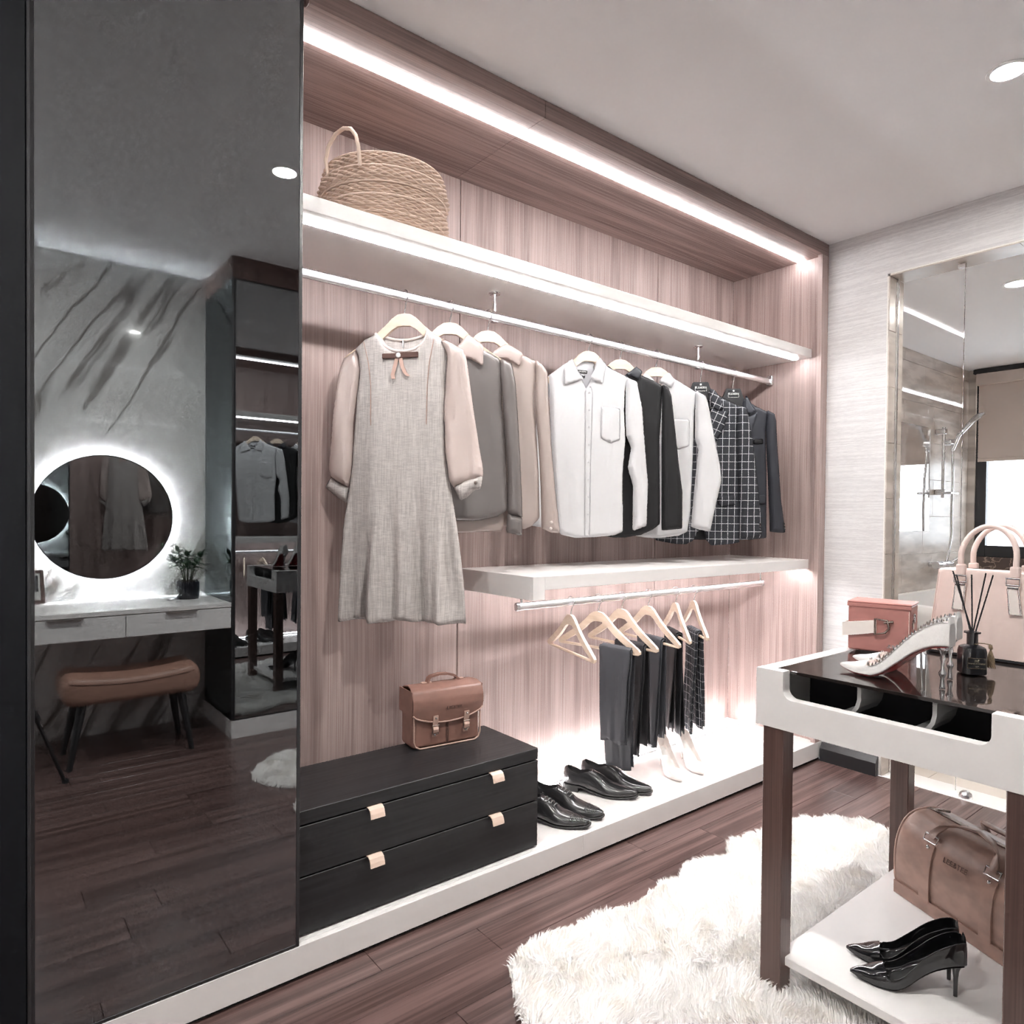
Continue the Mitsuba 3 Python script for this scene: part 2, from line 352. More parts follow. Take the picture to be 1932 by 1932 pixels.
# ------------------------------------------------------------------ wardrobe niche
w = thing('wardrobe', 'open walnut wardrobe niche built into the back wall', 'wardrobe')
X0 = .05
for a, b in ((X0, 1.511), (1.515, 2.692), (2.696, XI)):
    part(w, 'back_panel', box(a, b, YB, YB + .018, ZP, ZT + .01, .001), 'mat_wood_upright')
part(w, 'joint_backing', box(X0, XI, YB + .0185, YB + .0215, ZP, ZT, 0), 'mat_black_matte')
part(w, 'side_panel', box(XI, XW - .001, YF + .024, YB, ZP, ZT + .03, .001), 'mat_wood_upright')
part(w, 'side_panel', box(X0 - .03, X0, YF + .03, YB, ZP, ZT + .03, .001), 'mat_wood_upright')
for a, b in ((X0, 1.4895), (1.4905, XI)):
    part(w, 'top_panel', box(a, b, YF + .024, YB, ZT, ZT + .03, .0008), 'mat_wood_along_shaded')
    part(w, 'top_trim', box(max(a, .692), b if b < 2 else XW - .001, YF, YF + .0235, ZT - .002, ZC - .001, .001), 'mat_wood_along_shaded')
part(w, 'side_trim', box(3.299, XW - .001, YF, YF + .0235, ZP + .001, ZT - .0025, .001), 'mat_wood_upright')
for a, b in ((XL + .01, 1.699), (1.7, XW - .002)):
    part(w, 'plinth_front', box(a, b, YF, YF + .018, .012, ZP, .0012), 'mat_white')
    part(w, 'plinth_top', box(a, b, YF + .0185, YB - .001, ZP - .018, ZP, .0008), 'mat_white')
part(w, 'toe_base', box(XL + .01, XW - .002, YF + .012, YF + .04, 0, .0115, 0), 'mat_black_matte')
glow(w, 'led_strip', box(.1, 3.326, 1.82, 1.842, ZT - .011, ZT - .0005, 0), L_TOP, label='bright LED strip under the wardrobe top')

us = thing('upper_shelf', 'long white shelf high in the wardrobe with the basket on it', 'shelf')
part(us, 'board', box(X0 + .001, XI - .002, YS, YB - .001, 2.0123, 2.0556, .0015), 'mat_white')
glow(us, 'led_strip', box(.1, 3.285, 1.824, 1.846, 2.004, 2.0119, 0), L_SHELF, label='bright LED strip under the shelf front')
ls = thing('lower_shelf', 'white floating shelf with a dropped end below the hanging shirts', 'shelf')
part(ls, 'board', box(1.53, XI - .002, YS + .02, YB - .001, .975, .999, .001), 'mat_white')
part(ls, 'front_edge', box(1.5665, XI - .002, YS, YS + .0195, .952, .999, .001), 'mat_white')
part(ls, 'end_panel', box(1.513, 1.5295, YS + .02, YB - .001, .918, .999, .001), 'mat_white')
part(ls, 'end_upright', box(1.513, 1.566, YS, YS + .0195, .918, .999, .001), 'mat_white')
glow(ls, 'led_strip', box(1.56, 3.318, 1.82, 1.842, .962, .9745, 0), L_LOW, label='LED strip under the shelf front')
fl = thing('floor_light', 'slim LED profile lying on the white plinth behind the shoes', 'light')
part(fl, 'profile', box(1.53, 3.32, 2.118, 2.142, ZP, ZP + .006, .001), 'mat_white')
glow(fl, 'diffuser', box(1.531, 3.319, 2.12, 2.14, ZP + .0062, ZP + .014, 0), L_FLOOR)

def oval_rod(x0, x1, y, zc, h, wd, n=20):
    a = np.arange(n) * 2 * math.pi / n
    prof = np.c_[np.sign(np.cos(a)) * abs(np.cos(a)) ** .8 * wd / 2, np.sign(np.sin(a)) * abs(np.sin(a)) ** .75 * h / 2]
    return loft([np.c_[np.full(n, x), y + prof[:, 0], zc + prof[:, 1]] for x in (x0, x0 + .001, x1 - .001, x1)])
RY = 2.0
r1 = thing('hanging_rail', 'long chrome rail under the upper shelf holding the shirts', 'clothes rail')
part(r1, 'rod', oval_rod(.08, 3.318, RY, 1.9255, .031, .016), 'mat_rod', 40)
for xx in (1.506, 2.706):
    k = part(r1, 'bracket', cat(lathe([(0, 0), (.022, 0), (.022, .004), (.006, .006), (.005, .03), (.0065, .05), (.005, .066), (0, .066)], 20, (xx, RY, 2.0123 - .066)).apply_transform(trimesh.transformations.rotation_matrix(math.pi, (1, 0, 0), (xx, RY, 2.0123 - .033))),
                             box(xx - .012, xx + .012, RY - .0105, RY + .0105, 1.906, 1.9095, .001)), 'mat_chrome', 40)
part(r1, 'end_flange', cat(box(3.316, 3.3325, RY - .016, RY + .016, 1.905, 1.955, .003)), 'mat_chrome', 30)
r2 = thing('hanging_rail', 'shorter chrome rail under the lower shelf holding the trousers', 'clothes rail')
part(r2, 'rod', oval_rod(1.62, 3.25, 1.985, .867, .029, .016), 'mat_rod', 40)
part(r2, 'end_cap', oval_rod(1.606, 1.6205, 1.985, .867, .032, .019), 'mat_chrome', 40)
part(r2, 'end_cap', oval_rod(3.2495, 3.262, 1.985, .867, .032, .019), 'mat_chrome', 40)
for xx in (1.633, 3.238): part(r2, 'bracket', tube([(xx, 1.985, .881), (xx, 1.985, .975)], .0045, 10), 'mat_chrome', 40)

# black chest of drawers
ch = thing('chest_of_drawers', 'low black two drawer chest standing on the white plinth', 'chest of drawers')
CX0, CX1, CY0, CY1 = .46, 1.513, 1.742, 2.05
part(ch, 'carcass', box(CX0, CX1, CY0 + .02, CY1, ZP, .388, .001), 'mat_chest')
part(ch, 'top', box(CX0, CX1, CY0, CY1 + .001, .3885, .426, .0018), 'mat_chest')
for z0, z1 in ((.096, .2475), (.2515, .3845)):
    d = part(ch, 'drawer', box(CX0, CX1, CY0, CY0 + .0195, z0, z1, .0015), 'mat_chest')
    for xx in (.905, 1.33):
        # folded leather pull tab
        zz = z1 + .002
        pts = [(xx, CY0 + .004, zz), (xx, CY0 - .006, zz + .001), (xx, CY0 - .016, zz - .004), (xx, CY0 - .021, zz - .014), (xx, CY0 - .024, zz - .026)]
        part(d, 'pull_tab', ribbon(pts, (1, .0, 0), .044, .003), 'mat_tab', label='tan leather pull tab')

# tinted mirror door and dark panel beside it
md = thing('mirror_door', 'tall tinted mirror door of the wardrobe with thin black frame', 'mirror')
MX0, MX1, MZ0, MZ1 = .1085, .678, ZP + .001, ZC - .004
part(md, 'frame', cat(box(MX0, MX0 + .008, YF, YF + .022, MZ0, MZ1, .001), box(MX1 - .009, MX1, YF, YF + .022, MZ0, MZ1, .001), box(MX0 + .008, MX1 - .009, YF, YF + .022, MZ0, MZ0 + .008, .001), box(MX0 + .008, MX1 - .009, YF, YF + .022, MZ1 - .008, MZ1, .001),
                      box(MX0 + .004, MX1 - .004, YF + .01, YF + .02, MZ0 + .004, MZ1 - .004, 0)), 'mat_black')
gm = trimesh.Trimesh([(MX0 + .007, YF + .002, MZ0 + .007), (MX1 - .008, YF + .002, MZ0 + .007), (MX1 - .008, YF + .002, MZ1 - .007), (MX0 + .007, YF + .002, MZ1 - .007), (MX0 + .007, YF + .008, MZ0 + .007), (MX1 - .008, YF + .008, MZ0 + .007), (MX1 - .008, YF + .008, MZ1 - .007), (MX0 + .007, YF + .008, MZ1 - .007)],
                     [(0, 1, 2), (0, 2, 3), (4, 6, 5), (4, 7, 6), (0, 4, 5), (0, 5, 1), (1, 5, 6), (1, 6, 2), (2, 6, 7), (2, 7, 3), (3, 7, 4), (3, 4, 0)], process=False)
part(md, 'mirror_glass', gm, 'mat_mirror_tinted', label='smoky tinted mirror glass')
dp = thing('black_wardrobe', 'plain matt black wardrobe panel at the far left beside the tinted mirror', 'wardrobe')
part(dp, 'panel', box(XL + .005, .1015, YF - .03, YF - .0015, .0, ZC - .004, .002), 'mat_dark_panel')
part(dp, 'edge_strip', box(.1018, .1078, YF - .034, YF - .0015, .0, ZC - .004, .001), 'mat_black')

# ------------------------------------------------------------------ downlights
for i, (x, y, who) in enumerate(((2.475, .715, 'round recessed ceiling light above the display table'), (1.0, .70, 'round recessed ceiling light above the bench, mirrored in the tinted door'), (-.475, .69, 'round ceiling light added out of view to brighten the vanity'))):  # the third lamp is unseen, added to brighten the vanity side
    d = thing('downlight', who, 'ceiling light')
    part(d, 'ring', lathe([(.046, -.004), (.056, -.003), (.058, 0), (.046, 0)], 36, (x, y, ZC)), 'mat_white_matte', 40)
    glow(d, 'lamp', lathe([(0, -.002), (.046, -.002), (.046, -.0002), (0, -.0002)], 36, (x, y, ZC)), L_DOWN, (1.0, .97, .92))

# ------------------------------------------------------------------ garments
def cloth(poly, th, fold=None, res=.009, edge=.02, rnd=.004):
    P = Polygon(poly).buffer(0)
    if rnd: P = P.buffer(-rnd).buffer(2 * rnd).buffer(-rnd)
    if P.geom_type != 'Polygon': P = max(P.geoms, key=lambda g: g.area)
    P = Polygon(P.exterior)
    n = max(12, int(P.length / res)); B = np.array([P.exterior.interpolate(i / n, normalized=True).coords[0] for i in range(n)])
    x0, z0, x1, z1 = P.bounds
    gx, gz = np.meshgrid(np.arange(x0, x1, res), np.arange(z0, z1, res * .87)); gx = gx + (np.arange(gx.shape[0]) % 2)[:, None] * res / 2
    g = np.c_[gx.ravel(), gz.ravel()]; pts = shapely.points(g)
    ok = shapely.contains(P.buffer(-res * .55), pts) if P.buffer(-res * .55).area > 0 else np.zeros(len(g), bool)
    G = g[ok]; d = shapely.distance(P.exterior, pts[ok])
    A = np.vstack([B, G]); tri = Delaunay(A).simplices
    c = A[tri].mean(1); tri = tri[shapely.contains(P, shapely.points(c))]
    e1, e2 = A[tri[:, 1]] - A[tri[:, 0]], A[tri[:, 2]] - A[tri[:, 0]]
    cr = e1[:, 0] * e2[:, 1] - e1[:, 1] * e2[:, 0]
    tri = np.where((cr > 0)[:, None], tri, tri[:, ::-1]); tri = tri[abs(cr) > 1e-9]
    f = fold(A[:, 0], A[:, 1]) if fold else np.zeros(len(A))
    k = np.clip(d / edge, 0, 1); t = th / 2 * np.sqrt(1 - (1 - k) ** 2)
    nb, ng = len(B), len(G)
    front = np.c_[A[:, 0], np.r_[np.zeros(nb), t] + f, A[:, 1]]
    back = np.c_[G[:, 0], -t + f[nb:], G[:, 1]]
    tb = np.where(tri >= nb, tri + ng, tri)[:, ::-1]
    m = trimesh.Trimesh(np.vstack([front, back]), np.vstack([tri, tb]), process=False)
    return m
def uvof(m): return np.c_[m.vertices[:, 0], m.vertices[:, 2]]
class Plane:
    """u along the shoulders, w towards the room, z up"""
    def __init__(s, x, deg, y=RY):
        a = math.radians(deg); s.O = np.array([x, y, 0]); s.d = np.array([math.cos(a), -math.sin(a), 0]); s.n = np.array([-math.sin(a), -math.cos(a), 0])
    def pt(s, u, w, z): return s.O + s.d * u + s.n * w + np.array([0, 0, z])
    def mesh(s, m):
        v = m.vertices; q = m.copy(); q.vertices = s.O + np.outer(v[:, 0], s.d) + np.outer(v[:, 1], s.n) + np.outer(v[:, 2], [0, 0, 1]); return q
def piece(pl, parent, name, poly, mat, th=.012, w=0.0, fold=None, label=None, res=.009, edge=.02, rnd=.004, wf=None):
    m = cloth(poly, th, fold, res, edge, rnd); uv = uvof(m)
    m.vertices[:, 1] += w
    if wf is not None: m.vertices[:, 1] += wf(m.vertices[:, 0], m.vertices[:, 2])
    return part(parent, name, pl.mesh(m), mat, True, label, uv=uv)
def nz(u, z, fu, fz, seed=0): return meshkit.noise(np.c_[u * fu + 31.7, z * fz + 11.3, np.full(len(u), seed * 3.7)], seed) - .5
def folds(amp=.008, fu=22, fz=1.5, seed=0, z0=None, grow=0):
    def f(u, z):
        a = amp if z0 is None else amp * (.35 + grow * np.clip((z0 - z), 0, 1))
        return a * (nz(u, z, fu, fz, seed) + .5 * nz(u, z, fu * 2.1, fz * 2.4, seed + 1)) + .0025 * nz(u, z, 60, 28, seed + 2)
    return f
def mirror(p): return [(-u, z) for u, z in reversed(p)]
def disc(pl, u, w, z, r, th=.0025):
    m = lathe([(0, -th / 2), (r * .8, -th / 2), (r, 0), (r * .8, th / 2), (0, th / 2)], 14)
    v = m.vertices.copy(); m.vertices = np.c_[v[:, 0], v[:, 2] + w, v[:, 1] + z]; m.vertices[:, 0] += u
    q = pl.mesh(m); q.fix_normals(); return q
def pbox(pl, u0, u1, w0, w1, z0, z1, c=.0008):
    q = pl.mesh(box(u0, u1, w0, w1, z0, z1, c)); q.fix_normals(); return q
def ptext(pl, s, h, u, w, z, right=None, bold=True): return place_text(text(s, h, .0006, bold), pl.pt(u, w, z), pl.d if right is None else right, (0, 0, 1))

def hook(parent, pl, zneck, zrod, hr, r=.0021):
    """steel hook over the rail: shaft from the hanger, loop over the rod"""
    x, y = pl.O[0], pl.O[1]
    a = np.radians(np.linspace(-62, 205, 22)); rad = hr
    loop = [(x, y - rad * math.cos(t), zrod + rad * math.sin(t)) for t in a]
    pts = [(x, y, zneck - .006), (x, y, zneck + .012), (x, y - .002, zneck + .4 * (loop[0][2] - zneck))] + loop
    part(parent, 'hook', tube(pts, r, 8), 'mat_chrome', True, 'thin steel hook')
ARM = [(0, 0), (.022, -.003), (.042, -.016), (.062, -.036), (.09, -.060), (.125, -.085), (.165, -.110), (.198, -.131)]
def wood_hanger(pl, zneck, zrod, label, group, bar=False, th=.014, black=False):
    h = thing('clothes_hanger', label, 'clothes hanger', group)
    top = [(u, zneck + z) for u, z in ARM]; low = [(u, z - (.040 - .075 * u)) for u, z in top]
    half = top + [(.206, zneck - .139), (.206, zneck - .149), (.197, zneck - .153)] + low[::-1][1:]
    P = Polygon(half + [(-u, z) for u, z in half[::-1]]).buffer(.001).buffer(-.001)
    m = prism(P, th); v = m.vertices.copy(); m.vertices = np.c_[v[:, 0], v[:, 2] - th / 2, v[:, 1]]
    q = pl.mesh(m); q.fix_normals()
    part(h, 'arms', q, 'mat_black' if black else 'mat_hanger_wood', 30)
    if bar: part(h, 'trouser_bar', tube([pl.pt(-.198, 0, zneck - .150), pl.pt(.198, 0, zneck - .150)], .0058, 10), 'mat_hanger_wood', 40)
    hook(h, pl, zneck, zrod, .0205)
    return h
G_UP = 'wooden hangers on the upper rail'

# dress
pl = Plane(1.137, 48)
wood_hanger(pl, 1.868, 1.9255, 'pale wooden hanger carrying the grey dress', None)
D_BODY = [(-.092,1.803),(-.07,1.784),(-.052,1.76),(-.009,1.742),(.04,1.749),(.07,1.771),(.078,1.809),(.123,1.784),(.147,1.74),(.14,1.653),(.144,1.59),(.144,1.451),(.152,1.358),(.168,1.266),(.187,1.162),(.207,.99),(.216,.852),(.162,.851),(.102,.852),(.072,.849),(.03,.859),(.009,.86),(-.052,.85),(-.114,.847),(-.148,.856),(-.216,.849),(-.209,1.003),(-.202,1.157),(-.187,1.276),(-.176,1.358),(-.168,1.477),(-.158,1.607),(-.149,1.677),(-.155,1.731),(-.166,1.755),(-.132,1.786)]
dk = thing('dress', 'knee length grey wool dress with satin sleeves and a brown bow', 'dress')
def dfold(u, z):
    g = np.clip((1.5 - z) / .65, 0, 1) ** 1.3
    s = .021 * g * np.cos(2 * math.pi * (u - .02 * g) / (.098 + .02 * g)) + .008 * g * np.cos(2 * math.pi * u / .047 + 1.1)
    h = np.clip((1.42 - z) / .5, 0, 1)
    for uc, sl_, d_ in ((-.075, -.055, .026), (.036, .03, .026), (.128, .05, .016), (-.018, .0, .010)):
        s = s - d_ * h * np.exp(-((u - uc - sl_ * h) / (.009 + .007 * h)) ** 2)
    return .45 * s + .55 * np.where(h > 0, s, s) * h + .004 * nz(u, z, 18, 3, 2) + .0015 * nz(u, z, 60, 30, 3)
piece(pl, dk, 'body', D_BODY, 'mat_wool', .034, .012, dfold, res=.0075)
piece(pl, dk, 'back_neck', [(-.088,1.80),(-.07,1.797),(-.004,1.78),(.063,1.799),(.08,1.79),(.06,1.735),(-.008,1.722),(-.066,1.745)], 'mat_wool', .006, -.008)
D_SL = [(-.166,1.755),(-.206,1.726),(-.217,1.691),(-.227,1.632),(-.244,1.513),(-.258,1.394),(-.261,1.358),(-.251,1.328),(-.219,1.311),(-.185,1.296),(-.173,1.358),(-.171,1.512),(-.154,1.63),(-.146,1.695),(-.155,1.731)]
D_SR = [(.126,1.784),(.171,1.759),(.207,1.738),(.216,1.709),(.223,1.657),(.239,1.542),(.258,1.416),(.27,1.358),(.271,1.33),(.224,1.312),(.177,1.295),(.159,1.318),(.146,1.416),(.141,1.543),(.144,1.624),(.149,1.722)]
piece(pl, dk, 'sleeve', D_SL, 'mat_satin_pink', .05, .006, folds(.030, 30, 2.6, 4), 'pale pink satin sleeve', edge=.03)
piece(pl, dk, 'sleeve', D_SR, 'mat_satin_pink', .05, .020, folds(.030, 26, 2.6, 6), 'pale pink satin sleeve', edge=.03)
c1 = piece(pl, dk, 'cuff', [(-.251,1.333),(-.272,1.298),(-.232,1.266),(-.193,1.242),(-.184,1.297),(-.219,1.311)], 'mat_wool', .034, .006)
c2 = piece(pl, dk, 'cuff', [(.272,1.335),(.265,1.292),(.245,1.287),(.222,1.266),(.198,1.254),(.175,1.297),(.212,1.318)], 'mat_wool', .036, .022)
part(c2, 'button', disc(pl, .253, .043, 1.312, .0055), 'mat_steel_dark', True)
cp = [(-.096,1.803),(-.085,1.786),(-.072,1.772),(-.056,1.757),(-.035,1.745),(-.009,1.739),(.018,1.740),(.042,1.746),(.060,1.757),(.073,1.771),(.080,1.788),(.083,1.806)]
part(dk, 'ruffled_collar', tube([pl.pt(u, .026 - .010 * (abs(u) / .09) ** 2, z) for u, z in cp], .0055, 8), 'mat_trim_cream', True)
rp = [pl.pt(-.078 + .0135 * i, -.004, 1.799 - .016 * (1 - ((i - 5.6) / 5.6) ** 2)) for i in range(12)]
part(dk, 'back_collar', tube(rp, .005, 8), 'mat_trim_cream', True)
part(dk, 'zip', cat(pbox(pl, -.008, -.002, -.003, .0005, 1.758, 1.782), pbox(pl, -.0065, -.0035, -.003, 0, 1.728, 1.758)), 'mat_chrome')
bw = part(dk, 'bow', cat(pbox(pl, -.064, -.010, .033, .0375, 1.715, 1.7315, .0015), pbox(pl, -.004, .058, .033, .0375, 1.7165, 1.7345, .0015)), 'mat_print_dark', False, 'brown ribbon bow')
for s, a in ((-1, [(-.014,1.716),(-.020,1.69),(-.027,1.662),(-.024,1.648)]), (1, [(-.002,1.716),(.004,1.69),(.014,1.668),(.026,1.656)])):
    part(bw, 'tail', ribbon([pl.pt(u, .034 + .0015 * i, z) for i, (u, z) in enumerate(a)], pl.d,   .0125, .002), 'mat_leather_edge')
part(bw, 'brooch', disc(pl, -.008, .040, 1.7235, .0085, .006), 'mat_white_print', True, 'round pearl brooch')
for a in ([(-.13,1.775),(-.112,1.70),(-.104,1.63),(-.103,1.5)], [(.108,1.776),(.094,1.70),(.088,1.63),(.086,1.5)]):
    part(dk, 'seam', tube([pl.pt(u, .0295 + .001 * i, z) for i, (u, z) in enumerate(a)], .0011, 6), 'mat_leather_edge', True)

def shirt(kind, x, deg, label, group, half, sleeve, cuffz, matb, mats, collar, th=.03, sat=False, zneck=1.871, seed=0, hlabel='', left=True, hgroup=None, black=False):
    pl = Plane(x, deg); wood_hanger(pl, zneck, 1.9255, hlabel, hgroup, black=black)
    k = thing(kind, label, kind.split('_')[-1] if kind != 'blazer' else 'jacket', group)
    f = folds(.06 if sat else .016, 11 if sat else 15, 2.4 if sat else 1.6, seed, 1.75, .9)
    piece(pl, k, 'body', half + mirror(half), matb, th, .010, f)
    piece(pl, k, 'sleeve', sleeve, mats, .036, .018, folds(.010, 26, 3.5, seed + 3), edge=.024)
    if left: piece(pl, k, 'sleeve', mirror(sleeve), mats, .036, .004, folds(.010, 26, 3.5, seed + 5), edge=.024)
    return pl, k
# grey satin blouse
G_HALF = [(.0,1.745),(.02,1.775),(.055,1.812),(.111,1.787),(.173,1.753),(.183,1.7),(.181,1.595),(.192,1.496),(.2,1.372),(.208,1.23),(.167,1.203),(.111,1.19),(.038,1.187),(.0,1.187)]
G_SL = [(.173,1.753),(.214,1.736),(.228,1.671),(.235,1.584),(.246,1.411),(.254,1.268),(.256,1.199),(.203,1.214),(.201,1.372),(.19,1.496),(.183,1.595),(.175,1.7)]
pl, k = shirt('blouse', 1.315, 30, 'shiny grey satin blouse with dark cuffs hanging behind the dress', None, G_HALF, G_SL, 0, 'mat_satin_grey', 'mat_satin_grey', None, sat=True, seed=11, hlabel='wooden hanger carrying the grey satin blouse, behind the dress hanger')
piece(pl, k, 'cuff', [(.203,1.217),(.256,1.201),(.256,1.136),(.199,1.149)], 'mat_satin_grey', .03, .018)
piece(pl, k, 'cuff', mirror([(.203,1.217),(.256,1.201),(.256,1.136),(.199,1.149)]), 'mat_satin_grey', .03, .004)
CO = [(.055,1.822),(.064,1.824),(.112,1.79),(.113,1.718),(.067,1.742),(.0,1.748),(.02,1.78)]
piece(pl, k, 'collar', CO, 'mat_satin_pink', .008, .036, None, 'pale satin collar'); piece(pl, k, 'collar', mirror(CO), 'mat_satin_pink', .008, .034)
piece(pl, k, 'back_hem', [(-.19,1.22),(-.19,1.165),(-.10,1.152),(.03,1.145),(.19,1.152),(.2,1.22)], 'mat_satin_beige', .008, -.012, folds(.006, 14, 3, 4), 'paler back hem')
# beige satin blouse
B_HALF = [(.0,1.76),(.03,1.79),(.072,1.81),(.124,1.788),(.176,1.766),(.174,1.714),(.168,1.611),(.179,1.483),(.187,1.354),(.193,1.2),(.166,1.171),(.134,1.158),(.082,1.167),(.0,1.175)]
B_SL = [(.169,1.772),(.205,1.747),(.216,1.728),(.219,1.638),(.235,1.419),(.246,1.317),(.267,1.146),(.238,1.146),(.199,1.162),(.194,1.316),(.187,1.431),(.171,1.611),(.173,1.714)]
pl, k = shirt('blouse', 1.477, 33, 'beige satin blouse with a pale collar next to the grey blouse', None, B_HALF, B_SL, 0, 'mat_satin_beige', 'mat_satin_beige', None, sat=True, seed=21, hlabel='wooden hanger carrying the beige satin blouse beside the left rail bracket')
CO = [(.062,1.818),(.078,1.814),(.124,1.788),(.113,1.738),(.066,1.765),(.0,1.765),(.02,1.795)]
piece(pl, k, 'collar', CO, 'mat_satin_pink', .008, .036); piece(pl, k, 'collar', mirror(CO), 'mat_satin_pink', .008, .034)
part(k, 'button', disc(pl, .232, .040, 1.185, .0055), 'mat_trim_cream', True)
part(k, 'button', disc(pl, .230, .040, 1.163, .0055), 'mat_trim_cream', True)
# white shirts and black shirt
W_BODY = [(-.085,1.831),(-.06,1.792),(-.03,1.752),(-.015,1.72),(.0,1.748),(.018,1.79),(.033,1.85),(.091,1.816),(.176,1.787),(.168,1.734),(.165,1.646),(.173,1.528),(.16,1.38),(.163,1.144),(.125,1.13),(.033,1.122),(-.056,1.119),(-.12,1.133),(-.14,1.158),(-.158,1.37),(-.176,1.58),(-.183,1.762),(-.124,1.806)]
W_SL = [(.168,1.787),(.224,1.772),(.247,1.666),(.272,1.459),(.286,1.34),(.281,1.168),(.219,1.149),(.212,1.153),(.212,1.338),(.185,1.411),(.202,1.493),(.173,1.543),(.166,1.646),(.168,1.734)]
pl = Plane(1.985, 16); wood_hanger(pl, 1.877, 1.9255, 'wooden hanger carrying the front white shirt', None)
k = thing('shirt', 'white button shirt with a chest pocket and an open collar, front most of the shirts', 'shirt')
piece(pl, k, 'body', W_BODY, 'mat_shirt', .03, .010, folds(.017, 14, 1.6, 31, 1.75, .9), res=.008)
piece(pl, k, 'sleeve', W_SL, 'mat_shirt', .036, .012, folds(.010, 26, 3.5, 33), edge=.024)
piece(pl, k, 'sleeve', [(-.16,1.78),(-.2,1.74),(-.235,1.5),(-.25,1.3),(-.25,1.17),(-.19,1.16),(-.18,1.4),(-.176,1.6)], 'mat_shirt', .03, -.012, folds(.010, 26, 3.5, 35), edge=.024)
CL = [(-.089,1.835),(-.128,1.787),(-.123,1.725),(-.072,1.742),(-.034,1.755),(-.066,1.79)]; CR = [(.033,1.852),(.066,1.823),(.05,1.743),(.009,1.752),(-.008,1.766),(.013,1.801)]
piece(pl, k, 'collar', CL, 'mat_shirt', .008, .031); piece(pl, k, 'collar', CR, 'mat_shirt', .008, .031)
piece(pl, k, 'back_neck', [(-.09,1.832),(-.03,1.848),(.035,1.85),(.03,1.78),(-.012,1.70),(-.07,1.76)], 'mat_shirt_shade', .006, -.008)
lb = part(k, 'neck_label', pbox(pl, -.046, -.004, -.004, -.001, 1.7865, 1.7985), 'mat_skin_tag', False, 'black neck label')
part(lb, 'lettering', ptext(pl, 'BLUXERY', .0055, -.025, -.0009, 1.7900), 'mat_white_print')
part(k, 'size_label', pbox(pl, -.042, -.014, -.004, -.001, 1.768, 1.777), 'mat_skin_tag', False, 'small black size label')
piece(pl, k, 'placket', [(-.030,1.71),(-.002,1.735),(.006,1.70),(.002,1.4),(.001,1.126),(-.024,1.124),(-.026,1.4)], 'mat_shirt', .006, .027, folds(.017, 14, 1.6, 31, 1.75, .9))
for zz in (1.705, 1.635, 1.565, 1.495, 1.425, 1.355, 1.285, 1.215): part(k, 'button', disc(pl, -.012, .0325, zz, .0045), 'mat_shirt_shade', True)
pc = [(.045,1.655),(.135,1.65),(.136,1.52),(.090,1.505),(.043,1.525)]
piece(pl, k, 'pocket', pc, 'mat_shirt', .007, .0285, lambda u, z: folds(.017, 14, 1.6, 31, 1.75, .9)(u, z) + .006 * nz(u, z, 30, 22, 8))
K_HALF = [(.0,1.76),(.03,1.80),(.056,1.821),(.143,1.787),(.183,1.766),(.18,1.66),(.174,1.539),(.181,1.177),(.15,1.153),(.095,1.13),(.025,1.118),(.0,1.118)]
K_SL = [(.179,1.77),(.208,1.759),(.223,1.722),(.241,1.578),(.258,1.435),(.275,1.313),(.277,1.158),(.186,1.149),(.181,1.539),(.18,1.66)]
pl, k = shirt('shirt', 2.172, 30, 'black long sleeved shirt between the two white shirts', None, K_HALF, K_SL, 0, 'mat_black_cloth', 'mat_black_cloth', None, seed=41, hlabel='wooden hanger carrying the black shirt')
CO = [(.044,1.824),(.06,1.838),(.089,1.819),(.073,1.781),(.035,1.80),(.0,1.77),(.012,1.80)]
piece(pl, k, 'collar', CO, 'mat_trouser_slate', .008, .031); piece(pl, k, 'collar', mirror(CO), 'mat_trouser_slate', .008, .029)
V_HALF = [(.0,1.77),(.03,1.80),(.054,1.836),(.117,1.796),(.179,1.757),(.168,1.679),(.166,1.537),(.157,1.239),(.145,1.143),(.108,1.125),(.031,1.114),(.0,1.114)]
V_SL = [(.171,1.765),(.217,1.741),(.226,1.71),(.251,1.585),(.283,1.428),(.287,1.366),(.269,1.279),(.243,1.144),(.193,1.153),(.158,1.165),(.172,1.349),(.186,1.506),(.17,1.553),(.17,1.679)]
pl, k = shirt('shirt', 2.405, 42, 'white long sleeved shirt hanging between the black shirt and the checked jacket', None, V_HALF, V_SL, 0, 'mat_shirt', 'mat_shirt', None, seed=51, hlabel='wooden hanger carrying the white shirt right of the black one')
CO = [(.036,1.832),(.053,1.843),(.08,1.806),(.063,1.771),(.024,1.796),(.0,1.775),(.012,1.81)]
piece(pl, k, 'collar', CO, 'mat_shirt', .008, .031); piece(pl, k, 'collar', mirror(CO), 'mat_shirt', .008, .029)
pc = [(.06,1.64),(.145,1.636),(.145,1.52),(.1,1.505),(.06,1.52)]
piece(pl, k, 'pocket', pc, 'mat_shirt', .006, .027, folds(.016, 15, 1.6, 51, 1.75, .9))
